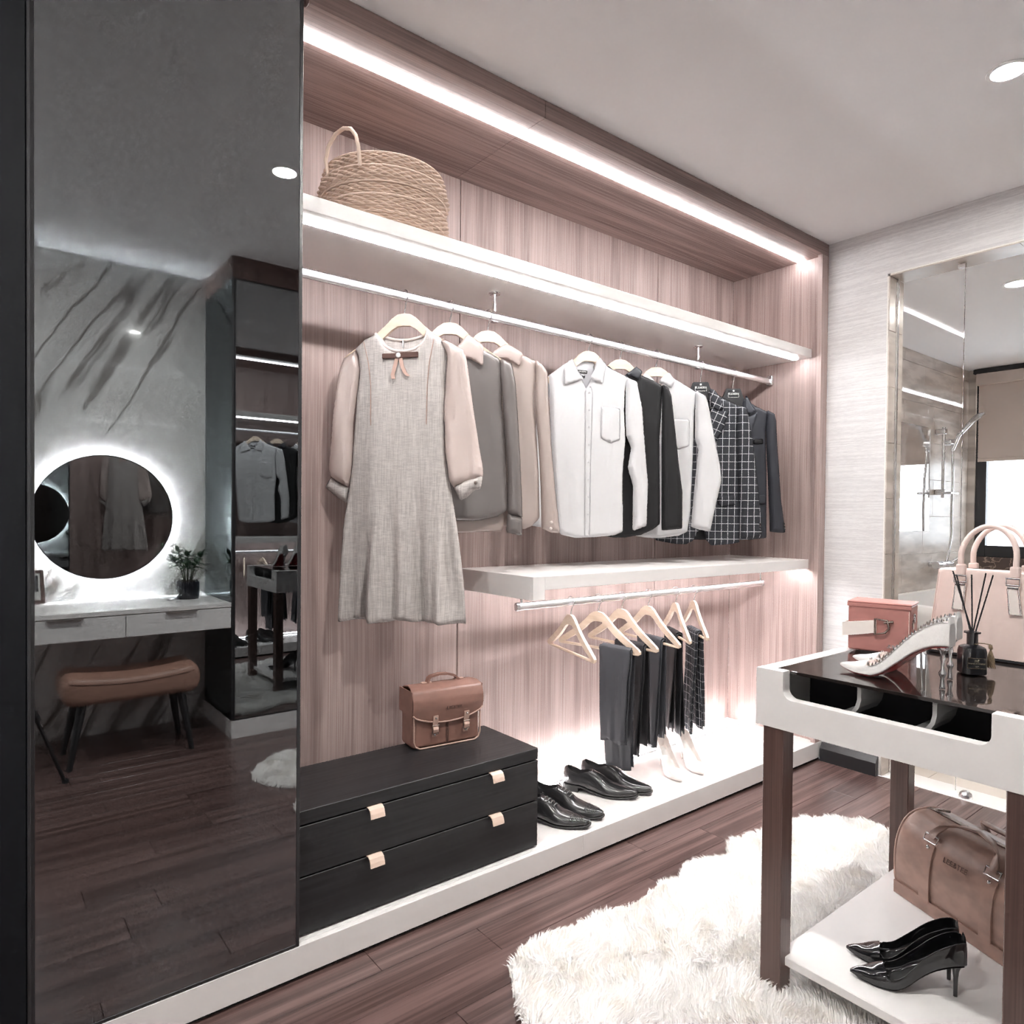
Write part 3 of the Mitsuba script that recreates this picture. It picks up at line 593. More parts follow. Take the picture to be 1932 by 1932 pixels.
# jackets on black hangers with a printed plate
def jacket_hanger(pl, zneck, label):
    h = thing('clothes_hanger', label, 'clothes hanger')
    half = [(0, zneck), (.033, zneck), (.036, zneck - .004), (.05, zneck - .042), (.075, zneck - .066), (.13, zneck - .096), (.2, zneck - .128), (.2, zneck - .150), (.12, zneck - .118), (.06, zneck - .09), (0, zneck - .082)]
    P = Polygon(half + [(-u, z) for u, z in half[::-1]]).buffer(0)
    m = prism(P, .022); v = m.vertices.copy(); m.vertices = np.c_[v[:, 0], v[:, 2] - .011, v[:, 1]]; q = pl.mesh(m); q.fix_normals()
    part(h, 'arms', q, 'mat_black', 30)
    pt_ = part(h, 'plate', pbox(pl, -.0275, .0275, .0112, .0125, zneck - .044, zneck - .006), 'mat_black_matte')
    fr_ = cat(pbox(pl, -.027, .027, .0126, .0134, zneck - .0435, zneck - .042, 0), pbox(pl, -.027, -.0255, .0126, .0134, zneck - .0435, zneck - .0255, 0), pbox(pl, .0255, .027, .0126, .0134, zneck - .0435, zneck - .0255, 0))
    part(pt_, 'outline', fr_, 'mat_white_print')
    part(pt_, 'lettering', ptext(pl, 'BLUXERY', .0088, 0, .0127, zneck - .030), 'mat_white_print')
    part(pt_, 'emblem', disc(pl, 0, .0132, zneck - .0115, .0048, .001), 'mat_white_print', True)
    hook(h, pl, zneck, 1.9255, .0205); return h
pl = Plane(2.727, 44, RY); jacket_hanger(pl, 1.845, 'black plate hanger carrying the checked jacket')
k = thing('jacket', 'dark grey suit jacket with a white windowpane check', 'jacket')
C_BODY = [(.033,1.804),(.099,1.766),(.173,1.732),(.167,1.611),(.176,1.411),(.187,1.09),(.138,1.081),(.057,1.074),(.034,1.10),(.02,1.16),(.045,1.56),(.048,1.7)]
C_LEFT = [(-.033,1.804),(-.048,1.7),(-.03,1.58),(.038,1.545),(.03,1.2),(-.002,1.14),(-.026,1.095),(-.058,1.078),(-.116,1.080),(-.20,1.095),(-.187,1.4),(-.170,1.61),(-.175,1.732),(-.099,1.766)]
piece(pl, k, 'front', C_BODY, 'mat_check', .024, .016, folds(.006, 9, 1.5, 61))
piece(pl, k, 'front', C_LEFT, 'mat_check', .024, .006, folds(.006, 9, 1.5, 62))
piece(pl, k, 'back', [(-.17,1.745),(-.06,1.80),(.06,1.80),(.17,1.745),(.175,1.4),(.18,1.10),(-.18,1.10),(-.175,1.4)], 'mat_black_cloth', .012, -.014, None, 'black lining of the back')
C_SL = [(.168,1.736),(.212,1.721),(.222,1.661),(.239,1.578),(.265,1.361),(.283,1.204),(.289,1.116),(.235,1.107),(.187,1.101),(.184,1.211),(.168,1.594)]
sl = piece(pl, k, 'sleeve', C_SL, 'mat_check', .04, .020, folds(.012, 20, 5, 63), edge=.026)
piece(pl, k, 'sleeve', mirror(C_SL), 'mat_check', .04, .0, folds(.012, 20, 5, 64), edge=.026)
for i in range(4): part(sl, 'button', disc(pl, .278 - .001 * i, .040, 1.135 + .014 * i, .0055), 'mat_black', True)
piece(pl, k, 'lapel', [(.047,1.72),(.085,1.705),(.128,1.703),(.098,1.611),(.066,1.552),(.046,1.58),(.036,1.66)], 'mat_check_slant', .008, .034)
piece(pl, k, 'collar', [(.036,1.812),(.058,1.804),(.084,1.77),(.104,1.714),(.070,1.705),(.046,1.735)], 'mat_check_slant', .009, .036)
piece(pl, k, 'lapel', mirror([(.047,1.72),(.085,1.705),(.128,1.703),(.098,1.611),(.06,1.575),(.036,1.60),(.036,1.66)]), 'mat_check_slant', .008, .022)
piece(pl, k, 'pocket_flap', [(.081,1.303),(.164,1.312),(.165,1.265),(.096,1.256),(.083,1.27)], 'mat_check', .008, .031)
for zz in (1.535, 1.43): part(k, 'button', disc(pl, .052, .034, zz, .008), 'mat_black', True)
pl = Plane(2.990, 37, RY); jacket_hanger(pl, 1.846, 'black plate hanger carrying the charcoal jacket, last on the rail')
k = thing('jacket', 'plain charcoal suit jacket, last garment on the upper rail', 'jacket')
N_HALF = [(.0,1.60),(.03,1.70),(.051,1.802),(.114,1.759),(.172,1.733),(.164,1.636),(.171,1.424),(.176,1.107),(.094,1.097),(.0,1.100)]
piece(pl, k, 'front', N_HALF + mirror(N_HALF), 'mat_navy', .03, .010, folds(.006, 9, 1.5, 71))
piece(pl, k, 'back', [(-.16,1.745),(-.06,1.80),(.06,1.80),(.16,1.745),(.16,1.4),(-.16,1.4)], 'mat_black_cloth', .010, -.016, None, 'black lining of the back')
N_SL = [(.168,1.742),(.205,1.725),(.215,1.69),(.225,1.549),(.245,1.302),(.27,1.133),(.227,1.134),(.191,1.138),(.182,1.336),(.168,1.548),(.164,1.654)]
sl = piece(pl, k, 'sleeve', N_SL, 'mat_navy', .04, .016, folds(.010, 20, 4, 73), edge=.026)
piece(pl, k, 'sleeve', mirror(N_SL), 'mat_navy', .04, .0, folds(.010, 20, 4, 74), edge=.026)
for i in range(3): part(sl, 'button', disc(pl, .256 - .0015 * i, .036, 1.150 + .014 * i, .005), 'mat_black', True)
LP = [(.05,1.70),(.087,1.71),(.119,1.737),(.097,1.662),(.076,1.60),(.02,1.56),(.02,1.62)]
piece(pl, k, 'lapel', LP, 'mat_navy_light', .008, .031); piece(pl, k, 'lapel', mirror(LP), 'mat_navy_light', .008, .027)
piece(pl, k, 'collar', [(.052,1.814),(.066,1.80),(.09,1.757),(.108,1.735),(.075,1.712),(.05,1.735)], 'mat_navy_light', .009, .033)
piece(pl, k, 'breast_pocket', [(.096,1.595),(.144,1.598),(.147,1.571),(.096,1.569)], 'mat_black_cloth', .005, .029)
piece(pl, k, 'pocket_flap', [(.09,1.318),(.165,1.322),(.166,1.275),(.1,1.268)], 'mat_navy', .007, .029)

# trousers and hangers on the lower rail
LOW = [(1.887, 107, 'pale wooden hanger with an empty trouser bar, first on the lower rail'), (2.042, 82, 'pale wooden hanger carrying the slate trousers'), (2.184, 93, 'pale wooden hanger carrying the black trousers, third on the lower rail'),
       (2.355, 100, 'pale wooden hanger carrying dark grey trousers, fourth on the lower rail'), (2.545, 124, 'pale wooden hanger seen edge on, fifth on the lower rail'), (2.680, 126, 'pale wooden hanger carrying the checked trousers, last on the lower rail')]
def trousers(pl, parent, name, u0, u1, zt, zf, zb, taper, mat, seed, sp=.010, bow=.02):
    nu, path = 22, []
    zs = np.linspace(0, 1, 34)
    for t in zs: path.append((sp + bow * (1 - t) ** 1.5 * .5, zf + (zt - .010 - zf) * t, 1 - t))
    for a in np.linspace(0, math.pi, 7)[1:-1]: path.append((sp * math.cos(a), zt - .010 + .010 * math.sin(a), 0))
    for t in zs[::-1]: path.append((-sp - bow * (1 - t) ** 1.5 * .5, zb + (zt - .010 - zb) * t, 1 - t))
    g = np.zeros((len(path), nu, 3)); ss = np.linspace(0, 1, nu)
    for i, (wv, zv, dn) in enumerate(path):
        c = (u0 + u1) / 2; hw = (u1 - u0) / 2 * (1 - taper * dn)
        uu = c + (ss * 2 - 1) * hw
        f = (.012 * dn + .002) * (nz(uu, np.full(nu, zv), 26, 2.6, seed) * 1.6 + nz(uu, np.full(nu, zv), 60, 5, seed + 1) * .8) + .005 * dn * np.cos(ss * math.pi * 2)
        sgn = 1 if wv >= 0 else -1
        g[i] = np.c_[uu + .006 * nz(np.full(nu, .3), np.full(nu, zv), 1, 14, seed), np.full(nu, wv) + sgn * f, np.full(nu, zv) + .004 * dn ** 6 * np.cos(ss * 9 + seed)]
    m = shell(g, .004); m2 = pl.mesh(m); m2.fix_normals(); uv = np.c_[m.vertices[:, 0], m.vertices[:, 2]]
    return part(parent, name, m2, mat, True, uv=uv)
HP = []
for x, a, t_ in LOW:
    p_ = Plane(x, a, 1.985); HP.append(p_); wood_hanger(p_, .816, .867, t_, None, bar=True, th=.012)
BARZ = .816 - .150 + .0068
for i, (u0, u1, zf, zb, tp, mt, lb_, sd) in enumerate(((.015, .175, .30, .19, .22, 'mat_trouser_slate', 'slate grey trousers folded over a hanger, with one longer leg', 3), (-.03, .15, .225, .26, .2, 'mat_trouser_black', 'black trousers folded over the third hanger of the lower rail', 5),
        (-.06, .11, .215, .25, .25, 'mat_trouser_slate', 'creased dark grey trousers hanging in the middle of the lower rail', 9), (-.12, .06, .235, .215, .25, 'mat_trouser_black', 'black trousers hanging beside the checked ones', 12), (-.07, .10, .205, .23, .3, 'mat_check', 'dark trousers with a white windowpane check', 15))):
    k = thing('trousers', lb_, 'trousers')
    trousers(HP[i + 1], k, 'leg', u0, u1, BARZ + .009, zf, zb, tp, mt, sd)
    trousers(HP[i + 1], k, 'leg', u0 + .012, u1 - .006, BARZ + .0158, zf + .012, zb + .01, tp * .9, mt, sd + 20, .0165, .03)

# ------------------------------------------------------------------ shoes
def lerp(tab, t): a = np.array(tab, float); return np.interp(t, a[:, 0], a[:, 1])
def smooth_lerp(tab, t):
    from scipy.interpolate import PchipInterpolator
    a = np.array(tab, float); return PchipInterpolator(a[:, 0], a[:, 1])(t)
def rings(L, wtab, ztab, htab, ctab=None, n=28, k=46, dw=0.0, dz=0.0, p=2.4, t0=0.0, t1=1.0, flat=.12, q=1.0):
    """closed sections of a foot form along +x (heel 0, toe L): half width, sole height, top height"""
    R = []
    for t in t0 + (t1 - t0) * (.5 - .5 * np.cos(np.linspace(0, math.pi, k))):
        w_, z_, h_ = max(float(smooth_lerp(wtab, t)) - dw, .0006), float(smooth_lerp(ztab, t)) + dz, float(smooth_lerp(htab, t))
        c_ = float(smooth_lerp(ctab, t)) if ctab else 0
        h_ = max(h_ - dz, .001); a = np.arange(n) * 2 * math.pi / n
        y = np.sign(np.cos(a)) * abs(np.cos(a)) ** (2 / p) * w_; zz = np.sin(a)
        z = np.where(zz >= 0, abs(zz) ** q * h_ * (1 - flat) + h_ * flat, h_ * flat * (1 - abs(zz) ** .5))
        R.append(np.c_[np.full(n, t * L), y + c_, z_ + z])
    return R
def mens_shoe(label, O, deg, side, laces):
    k = thing('dress_shoe', label, 'shoe'); L = .300; F = fr(O, deg)
    W = [(0, .018), (.03, .026), (.12, .033), (.3, .032), (.5, .038), (.64, .045), (.76, .041), (.88, .028), (.96, .019), (.99, .014), (1, .008)]
    C = [(0, 0), (.4, 0), (.7, .004 * side), (1, .010 * side)]
    Zs = [(0, .026), (.22, .026), (.42, .016), (.62, .010), (.85, .012), (1, .020)]
    Hh = [(0, .060), (.05, .066), (.2, .064), (.36, .074), (.5, .066), (.62, .046), (.78, .033), (.92, .024), (1, .012)]
    up = man(loft(rings(L, W, Zs, Hh, C)))
    cav = m3d.Manifold.batch_hull([m3d.Manifold.sphere(1, 28).scale((.052, .025, .05)).translate((.062, 0, .086)), m3d.Manifold.sphere(1, 28).scale((.028, .021, .05)).translate((.098, 0, .114))])
    up = unman(up - cav)
    part(k, 'upper', tr(up, F), 'mat_black_shoe', 50)
    sole = loft(rings(L * 1.012, [(a, b + .0032) for a, b in W], [(a, b - .008) for a, b in Zs], [(0, .009), (1, .009)], C, p=3.5, flat=.5))
    hp = [(x * L - .003, float(smooth_lerp(W, x)) + .0025) for x in np.linspace(0, .235, 10)]
    P = Polygon([(x, y) for x, y in hp] + [(x, -y) for x, y in hp[::-1]]); h = prism(P, .022)
    part(k, 'sole', tr(cat(sole), F), 'mat_black_sole', 50); part(k, 'heel', tr(h, F), 'mat_black_sole', 40)
    top = lambda t: float(smooth_lerp(Zs, t)) + float(smooth_lerp(Hh, t))
    cc = lambda t: float(smooth_lerp(C, t))
    def over(t, f, lift=.0012):
        """point on the upper at station t, f from -1 to 1 across"""
        w_ = float(smooth_lerp(W, t)); h_ = float(smooth_lerp(Hh, t)); ca = min(1, abs(f)) ** 1.2
        return (t * L, f * w_ * 1.01 + cc(t), float(smooth_lerp(Zs, t)) + h_ * (.12 + .88 * math.sqrt(max(0, 1 - ca * ca))) + lift)
    if laces:
        for t in (.45, .49, .53, .57):
            part(k, 'lace', tr(tube([over(t, f) for f in np.linspace(-.38, .38, 7)], .0026, 6), F), 'mat_lace', True)
        part(k, 'lace', tr(cat(tube([over(.41 - .02 * math.sin(s * 3.1), .05 + .5 * s, .003 + .006 * math.sin(s * 3.14)) for s in np.linspace(0, 1, 9)], .0015, 6), tube([over(.41 - .02 * math.sin(s * 3.1), -.05 - .5 * s, .003 + .006 * math.sin(s * 3.14)) for s in np.linspace(0, 1, 9)], .0015, 6)), F), 'mat_black_sole', True, 'lace bow')
        for sgn in (-1, 1): part(k, 'facing', tr(tube([over(t, sgn * (.42 + (.58 - t) * .8), .0004) for t in np.linspace(.40, .60, 9)], .0014, 6), F), 'mat_black_shoe', True)
        for t in np.linspace(.79, .93, 8): part(k, 'toe_ridge', tr(tube([over(t - .012 * (1 - f * f) * 0, f, .0002) for f in np.linspace(-.86, .86, 11)], .0017, 5), F), 'mat_black_shoe', True)
    else:
        for sgn in (-1, 1):
            g = np.array([[over(t, sgn * f, .0012) for f in np.linspace(.46 + (t - .4) * .3, .62 + (t - .4) * .3, 4)] for t in np.linspace(.37, .55, 6)])
            part(k, 'elastic_panel', tr(shell(g, .0012), F), 'mat_black_sole', True)
        part(k, 'vamp_seam', tr(tube([over(.585 - .02 * abs(f), f, .0004) for f in np.linspace(-.8, .8, 13)], .0011, 6), F), 'mat_black_shoe', True)
        part(k, 'collar_seam', tr(tube([over(t, .9 - .5 * (t - .12), .0006) for t in np.linspace(.1, .36, 8)], .001, 6), F), 'mat_black_shoe', True)
def heading(a, b): return math.degrees(math.atan2(b[1] - a[1], b[0] - a[0]))
for lb_, heel, toe, sd, lc in (('black lace-up shoe with ribbed toe cap, beside the black chest', (1.615, 1.985), (1.735, 1.735), 1, True), ('black lace-up shoe with ribbed toe cap, the right one of its pair', (1.725, 2.015), (1.842, 1.763), -1, True),
                               ('black slip-on shoe, the left one of its pair on the white plinth', (1.960, 2.020), (2.066, 1.802), 1, False), ('black slip-on shoe, the right one of its pair in front of the trousers', (2.060, 2.030), (2.160, 1.802), -1, False)):
    hd = heading(heel, toe); a = math.radians(hd)
    mens_shoe(lb_, (toe[0] - .29 * math.cos(a), toe[1] - .29 * math.sin(a), ZP), hd, sd, lc)

def pump(label, O, deg, H, L, mats, heel_kind, studs=False, name='high_heel_shoe'):
    """pointed court shoe: x from heel to toe"""
    k = thing(name, label, 'shoe'); F = fr(O, deg); mu, ml, ms, mh = mats
    W = [(0, .016), (.05, .0235), (.15, .027), (.35, .026), (.5, .033), (.62, .037), (.75, .033), (.88, .019), (.96, .0085), (1, .002)]
    Zs = [(0, H), (.1, H * .97), (.25, H * .80), (.42, H * .44), (.55, H * .15), (.65, .004), (.8, .003), (1, .011)]
    top_ = [(0, .052), (.02, .072), (.05, .076), (.2, .068), (.36, .056), (.5, .045), (.6, .037), (.66, .036), (.75, .031), (.87, .020), (.96, .011), (1, .004)]
    out = man(loft(rings(L, W, Zs, top_, p=4, n=36, k=56, q=.6)))
    inn = man(loft(rings(L, W, Zs, [(a, b + (.10 if a < .6 else .1)) for a, b in top_], p=4, n=36, k=56, dw=.0022, dz=.0035, t0=.012, t1=.69, q=.6)))
    u = unman(out - inn)
    part(k, 'upper', tr(u, F), mu, 50)
    ins = loft(rings(L, W, [(a, b + .0028) for a, b in Zs], [(0, .0026), (1, .0026)], p=2.6, n=24, k=40, dw=.0026, t0=.02, t1=.80, flat=.5))
    part(k, 'insole', tr(ins, F), ml, 50)
    so = loft(rings(L, W, [(a, b - .0022) for a, b in Zs], [(0, .0026), (1, .0026)], p=2.6, n=24, k=44, dw=.002, flat=.5, t0=.02))
    part(k, 'sole', tr(so, F), ms, 50)
    hx = .075 * L
    if heel_kind == 'crystal':
        prof = [(0, 0), (.0062, 0), (.0055, .006), (.004, H * .24), (.0075, H * .33), (.008, H * .37), (.004, H * .45), (.0038, H * .62), (.0062, H * .70), (.0045, H * .76), (.008, H * .86), (.016, H * .985), (0, H * .985)]
        part(k, 'heel', tr(lathe(prof, 16, (hx, 0, 0)), F), 'mat_chrome', True, 'clear silvery stem heel')
    else:
        hl = loft([np.c_[hx + .004 * (1 - s) * 0 + (r_ * 1.05) * np.cos(a_), r_ * np.sin(a_), np.full(12, H * s)] for s, r_ in ((0, .0042), (.08, .0042), (.5, .0048), (.75, .0068), (.9, .012), (.985, .0185)) for a_ in (np.arange(12) * 2 * math.pi / 12,)])
        part(k, 'heel', tr(hl, F), mh, 50)
    # throat edging
    tt = np.linspace(.016, .655, 18); edge = []
    def rim(t, sgn):
        h_ = float(smooth_lerp(top_, t)); w_ = float(smooth_lerp(W, t)); r_ = (w_ - .0022) / w_
        s_ = math.sqrt(max(0, 1 - min(1, r_) ** 4)) ** .6; return [t * L, sgn * (w_ - .001), float(smooth_lerp(Zs, t)) + h_ * .12 + h_ * .88 * max(s_, .12)]
    pts = [rim(t, 1) for t in tt] + [[.695 * L, .016, float(smooth_lerp(Zs, .69)) + .026], [.703 * L, 0, float(smooth_lerp(Zs, .69)) + .0335], [.695 * L, -.016, float(smooth_lerp(Zs, .69)) + .026]] + [rim(t, -1) for t in tt[::-1]]
    part(k, 'edging', tr(tube(pts, .0012, 6), F), ms if not studs else 'mat_white_print', True)
    if studs:
        q = np.array(pts); d_ = np.r_[0, np.cumsum(np.linalg.norm(np.diff(q, axis=0), axis=1))]
        for s_ in np.linspace(.01, d_[-1] - .01, 54):
            c_ = np.array([np.interp(s_, d_, q[:, j]) for j in range(3)])
            cn = lathe([(0, 0), (.003, 0), (.0008, .0062), (0, .0066)], 6, c_ + [0, 0, .0006])
            part(k, 'stud', tr(cn, F), 'mat_chrome' if int(s_ * 500) % 2 else 'mat_steel_dark')

# ------------------------------------------------------------------ display table
TT = .825
tb = thing('display_table', 'white display table with dark glass top, open compartments and brown legs', 'table')
TX0, TX1, TY0, TY1, TB = 1.598, 2.40, .375, .985, .680
def table_end(x0, x1):
    P = Polygon([(TY0, TB), (TY1, TB), (TY1, TT), (TY0, TT)])
    sl = Polygon([(.468, TT + .02), (.468, .757), (.912, .757), (.912, TT + .02)])
    sl = Polygon([(.468, TT + .03), (.912, TT + .03), (.912, .757), (.468, .757)]).buffer(-.024).buffer(.024).union(Polygon([(.468, .80), (.912, .80), (.912, TT + .03), (.468, TT + .03)]))
    m = prism(P.difference(sl), x1 - x0); m.apply_transform(np.array([[0, 0, 1, x0], [1, 0, 0, 0], [0, 1, 0, 0], [0, 0, 0, 1]])); m.fix_normals(); return m
part(tb, 'end_rail', table_end(TX0, TX0 + .032), 'mat_white'); part(tb, 'end_rail', table_end(TX1 - .02, TX1), 'mat_white')
part(tb, 'side_rail', box(TX0 + .0325, TX1 - .0205, TY1 - .036, TY1, TB, TT, .0015), 'mat_white')
part(tb, 'side_rail', box(TX0 + .0325, TX1 - .0205, TY0, TY0 + .036, TB, TT, .0015), 'mat_white')
part(tb, 'bottom_panel', box(TX0 + .0325, TX1 - .0205, TY0 + .0365, TY1 - .0365, TB + .002, TB + .012, 0), 'mat_black_matte')
part(tb, 'glass_top', box(TX0 + .0325, TX1 - .0205, TY0 + .0365, TY1 - .0365, TT - .009, TT - .001, .0008), 'mat_table_glass', label='dark reflective glass top')
for yy in (.585, .745):
    part(tb, 'divider', ribbon([(1.70, yy, TT - .0098), (1.70, yy, .785), (1.70, yy + .004, .768), (1.70, yy + .014, .752), (1.70, yy + .030, .742), (1.70, yy + .05, .740)], (1, 0, 0), .12, .009), 'mat_divider', label='curved grey compartment divider')
part(tb, 'compartment_back', box(1.80, 1.806, TY0 + .0365, TY1 - .0365, TB + .0125, TT - .0095, 0), 'mat_black_matte')
for x in (TX0 + .002, TX1 - .052):
    for y in (TY0 + .012, TY1 - .075):
        part(tb, 'leg', box(x, x + .05, y, y + .055, 0, TB - .0005, .002), 'mat_legwood', label='dark brown wooden leg')
part(tb, 'lower_shelf', box(TX0 + .026, TX1 - .02, TY0 + .035, TY1 - .052, .078, .10, .0015), 'mat_white')
part(tb, 'hinge', box(TX0 + .034, TX0 + .046, .44, .462, TT - .0008, TT + .002, .0005), 'mat_steel_dark')

# shoes on the table and on its lower shelf
GW = ('mat_glitter', 'mat_lining', 'mat_red_sole', 'mat_chrome')
a = heading((1.733, .605), (1.752, .842))
pump('white studded high heel with clear stem heel, the near one on the table', (1.733, .585, TT + .001), heading((1.733, .605), (1.748, .842)), .098, .258, GW, 'crystal', True)
pump('white studded high heel with clear stem heel, the one in front of the reed bottle', (1.850, .610, TT + .001), heading((1.85, .62), (1.868, .86)), .098, .258, GW, 'crystal', True)
BP = ('mat_patent', 'mat_dark_lining', 'mat_patent', 'mat_patent')
h1 = heading((1.795, .596), (1.678, .775)); h2 = heading((1.847, .632), (1.762, .822))
def at_heel(p, hd, L): a = math.radians(hd); return (p[0] - .075 * L * math.cos(a), p[1] - .075 * L * math.sin(a), .1008)
pump('black patent pointed high heel, the front one under the table', at_heel((1.806, .590), h1, .24), h1, .082, .240, BP, 'stiletto')
pump('black patent pointed high heel, the rear one under the table', at_heel((1.859, .622), h2, .24), h2, .082, .240, BP, 'stiletto')
NP = ('mat_nude', 'mat_ceramic', 'mat_nude', 'mat_nude')
pump('pale nude high heel on the glaring plinth under the checked trousers', (2.60, 1.99, ZP + .001), -118, .075, .235, NP, 'stiletto')
pump('pale nude high heel on the glaring plinth, the left one of its pair', (2.46, 2.00, ZP + .001), -118, .075, .235, NP, 'stiletto')

# ------------------------------------------------------------------ bags
def arch(p0, p1, h, n=17, sq=1.0):
    p0, p1 = np.array(p0, float), np.array(p1, float); s = np.linspace(0, 1, n)
    return [p0 + (p1 - p0) * t + np.array([0, 0, h * math.sin(math.pi * t) ** sq]) for t in s]
# brown satchel on the black chest
F = fr((1.155, 1.962, .4262), -6.2); sk = thing('satchel', 'brown leather satchel with two buckled straps standing on the black chest', 'bag')
W_, D_, H_ = .262, .105, .165
part(sk, 'body', tr(rbox(.004, W_ - .004, .006, D_, .001, H_, .014), F), 'mat_leather_brown', 40)
nx, prof = 30, None
def flap_pt(u, s):
    bulge = .008 * math.sin(math.pi * u); x = .0 + u * W_; zend = .118 - .034 * math.sin(math.pi * u) ** .6
    P = np.array([(D_ + .003, .12), (D_ + .003, .165), (D_ - .012, .197), (D_ * .55, .203), (.03, .203), (.004, .192), (-.008, .165), (-.009, .14), (-.004, zend)])
    P[3:6, 1] += .004 * math.sin(math.pi * u); P[5:8, 0] -= bulge
    d_ = np.r_[0, np.cumsum(np.linalg.norm(np.diff(P, axis=0), axis=1))]; from_ = s * d_[-1]
    inset = .012 * max(0, 1 - abs(s - .42) / .25) * (1 - 2 * u)
    return [x + inset, np.interp(from_, d_, P[:, 0]), np.interp(from_, d_, P[:, 1])]
g = np.array([[flap_pt(u, s) for u in np.linspace(-.004, 1.004, nx)] for s in np.linspace(0, 1, 40)])
fk = part(sk, 'flap', tr(shell(g, .004), F), 'mat_leather_brown', 60)
part(fk, 'edging', tr(tube([np.array(flap_pt(u, 1.0)) + [0, -.001, 0] for u in np.linspace(0, 1, 30)], .0035, 8), F), 'mat_leather_edge', True, 'paler leather edging')
for sgn in (0, 1):
    gp = np.array([[(sgn * W_ + (.003 if sgn else -.003) * 0 + (1 if sgn else -1) * .001, y, z) for y in np.linspace(.0, D_, 5)] for z in np.linspace(.115, .195, 5)])
    part(sk, 'flap_side', tr(shell(gp, .003), F), 'mat_leather_brown')
part(fk, 'lettering', tr(place_text(text('LEE&TEE', .010, .0008), (W_ * .56, -.0175, .128), (1, 0, 0), (0, -.15, 1)), F), 'mat_print_dark')
pp = [(.006, .001, .11), (.006, .001, .03), (.012, .001, .012), (.028, .001, .003), (W_ / 2, .001, .003), (W_ - .028, .001, .003), (W_ - .012, .001, .012), (W_ - .006, .001, .03), (W_ - .006, .001, .11)]
part(sk, 'piping', tr(tube(pp, .003, 8), F), 'mat_leather_edge', True)
for s_ in (-1, 1): part(sk, 'pleat', tr(box(W_ / 2 - .002 + s_ * .003, W_ / 2 + .002 + s_ * .003, .0035, .008, .006, .095, .001), F), 'mat_print_dark')
for xx in (.078, .195):
    st = part(sk, 'strap', tr(ribbon([(xx, -.0155, .112), (xx, -.0145, .095), (xx, -.0105, .078), (xx, -.0075, .060), (xx, -.0055, .040)], (1, 0, 0), .018, .0035), F), 'mat_leather_edge', label='leather strap')
    part(st, 'strap_loop', tr(ribbon([(xx, -.0125, .074), (xx, -.0175, .066), (xx, -.0155, .056)], (1, 0, 0), .019, .003), F), 'mat_leather_edge')
    part(st, 'buckle', tr(tube([(xx - .0115, -.0145, .079), (xx + .0115, -.0145, .079), (xx + .0115, -.011, .050), (xx - .0115, -.011, .050)], .0014, 6, True), F), 'mat_steel_dark', 40)
    for z, y in ((.104, -.0178), (.045, -.0088)): part(st, 'rivet', tr(trimesh.creation.icosphere(2, .0033), F @ np.array([[1, 0, 0, xx], [0, 1, 0, y], [0, 0, 1, z], [0, 0, 0, 1.0]])), 'mat_chrome', True)
hd = part(sk, 'handle', tr(ribbon([(.075, .052, .206), (.080, .052, .222), (.088, .052, .229), (.12, .052, .234), (.15, .052, .232), (.18, .052, .222), (.195, .052, .208)], (0, 1, 0), .020, .007), F), 'mat_leather_brown', 60)
part(sk, 'handle_tab', tr(ribbon([(.055, .052, .2095), (.09, .052, .2095)], (0, 1, 0), .016, .003), F), 'mat_leather_edge'); part(sk, 'handle_tab', tr(ribbon([(.18, .052, .2095), (.215, .052, .2095)], (0, 1, 0), .016, .003), F), 'mat_leather_edge')

# duffel on the lower shelf: axis along local x
dd = np.array([-.144, -.309]); F = fr((2.170, .880, .1008), math.degrees(math.atan2(dd[1], dd[0])))   # local y points away (to +X side)
# heading turns local y to the room side; body extends to local +y
dk_ = thing('duffel_bag', 'large brown leather duffel bag on the lower table shelf', 'bag'); DL, DW, DH = .46, .23, .244
def dsec(x, k=1.0, n=40):
    a = np.linspace(-.5 * math.pi, 1.5 * math.pi, n, endpoint=False); y = np.cos(a); z = np.sin(a)
    yy = np.sign(y) * abs(y) ** .72 * DW / 2 * k; zz = np.where(z > 0, abs(z) ** .9 * DH * .60, -abs(z) ** .42 * DH * .40) * k + DH * .40
    return np.c_[np.full(n, x), yy + DW / 2, zz + DH * (1 - k) * .0]
def dk_k(x): return 1 - .06 * max(0, 1 - x / .02) ** 2 - .06 * max(0, 1 - (DL - x) / .02) ** 2
SAG = lambda x: 1 - .045 * math.sin(math.pi * x / DL)
R = []
for x in np.r_[0, .004, .01, .02, np.linspace(.04, DL - .04, 18), DL - .02, DL - .01, DL - .004, DL]:
    s_ = dsec(x, dk_k(x)); s_[:, 2] = np.where(s_[:, 2] > DH * .4, DH * .4 + (s_[:, 2] - DH * .4) * SAG(x), s_[:, 2]); s_[:, 2] -= s_[:, 2].min(); R.append(s_)
part(dk_, 'body', tr(loft(R), F), 'mat_leather_duffel', 40)
for x in (.004, DL - .004):
    q = dsec(x, dk_k(x) * 1.005); q[:, 2] -= q[:, 2].min() - .002; part(dk_, 'piping', tr(tube(q, .0035, 8, True), F), 'mat_leather_edge', True)
part(dk_, 'base_panel', tr(loft([np.c_[np.full(4, x), [-.001, DW + .001, DW + .001, -.001], [.0005, .0005, .036, .036]] for x in (.006, DL - .006)]), F), 'mat_leather_duffel', label='stitched base panel')
def dsurf(x, y_frac, lift=.003):
    """front surface point: param 0 bottom of the face .. 1 top centre"""
    a = y_frac * math.pi / 2 + 0 * x; y = math.cos(a); z = math.sin(a)
    return np.array([x, DW / 2 - abs(y) ** .72 * DW / 2 * dk_k(x) - lift * y, DH * .4 + abs(z) ** .9 * DH * .6 * SAG(x) * dk_k(x) + lift * z])
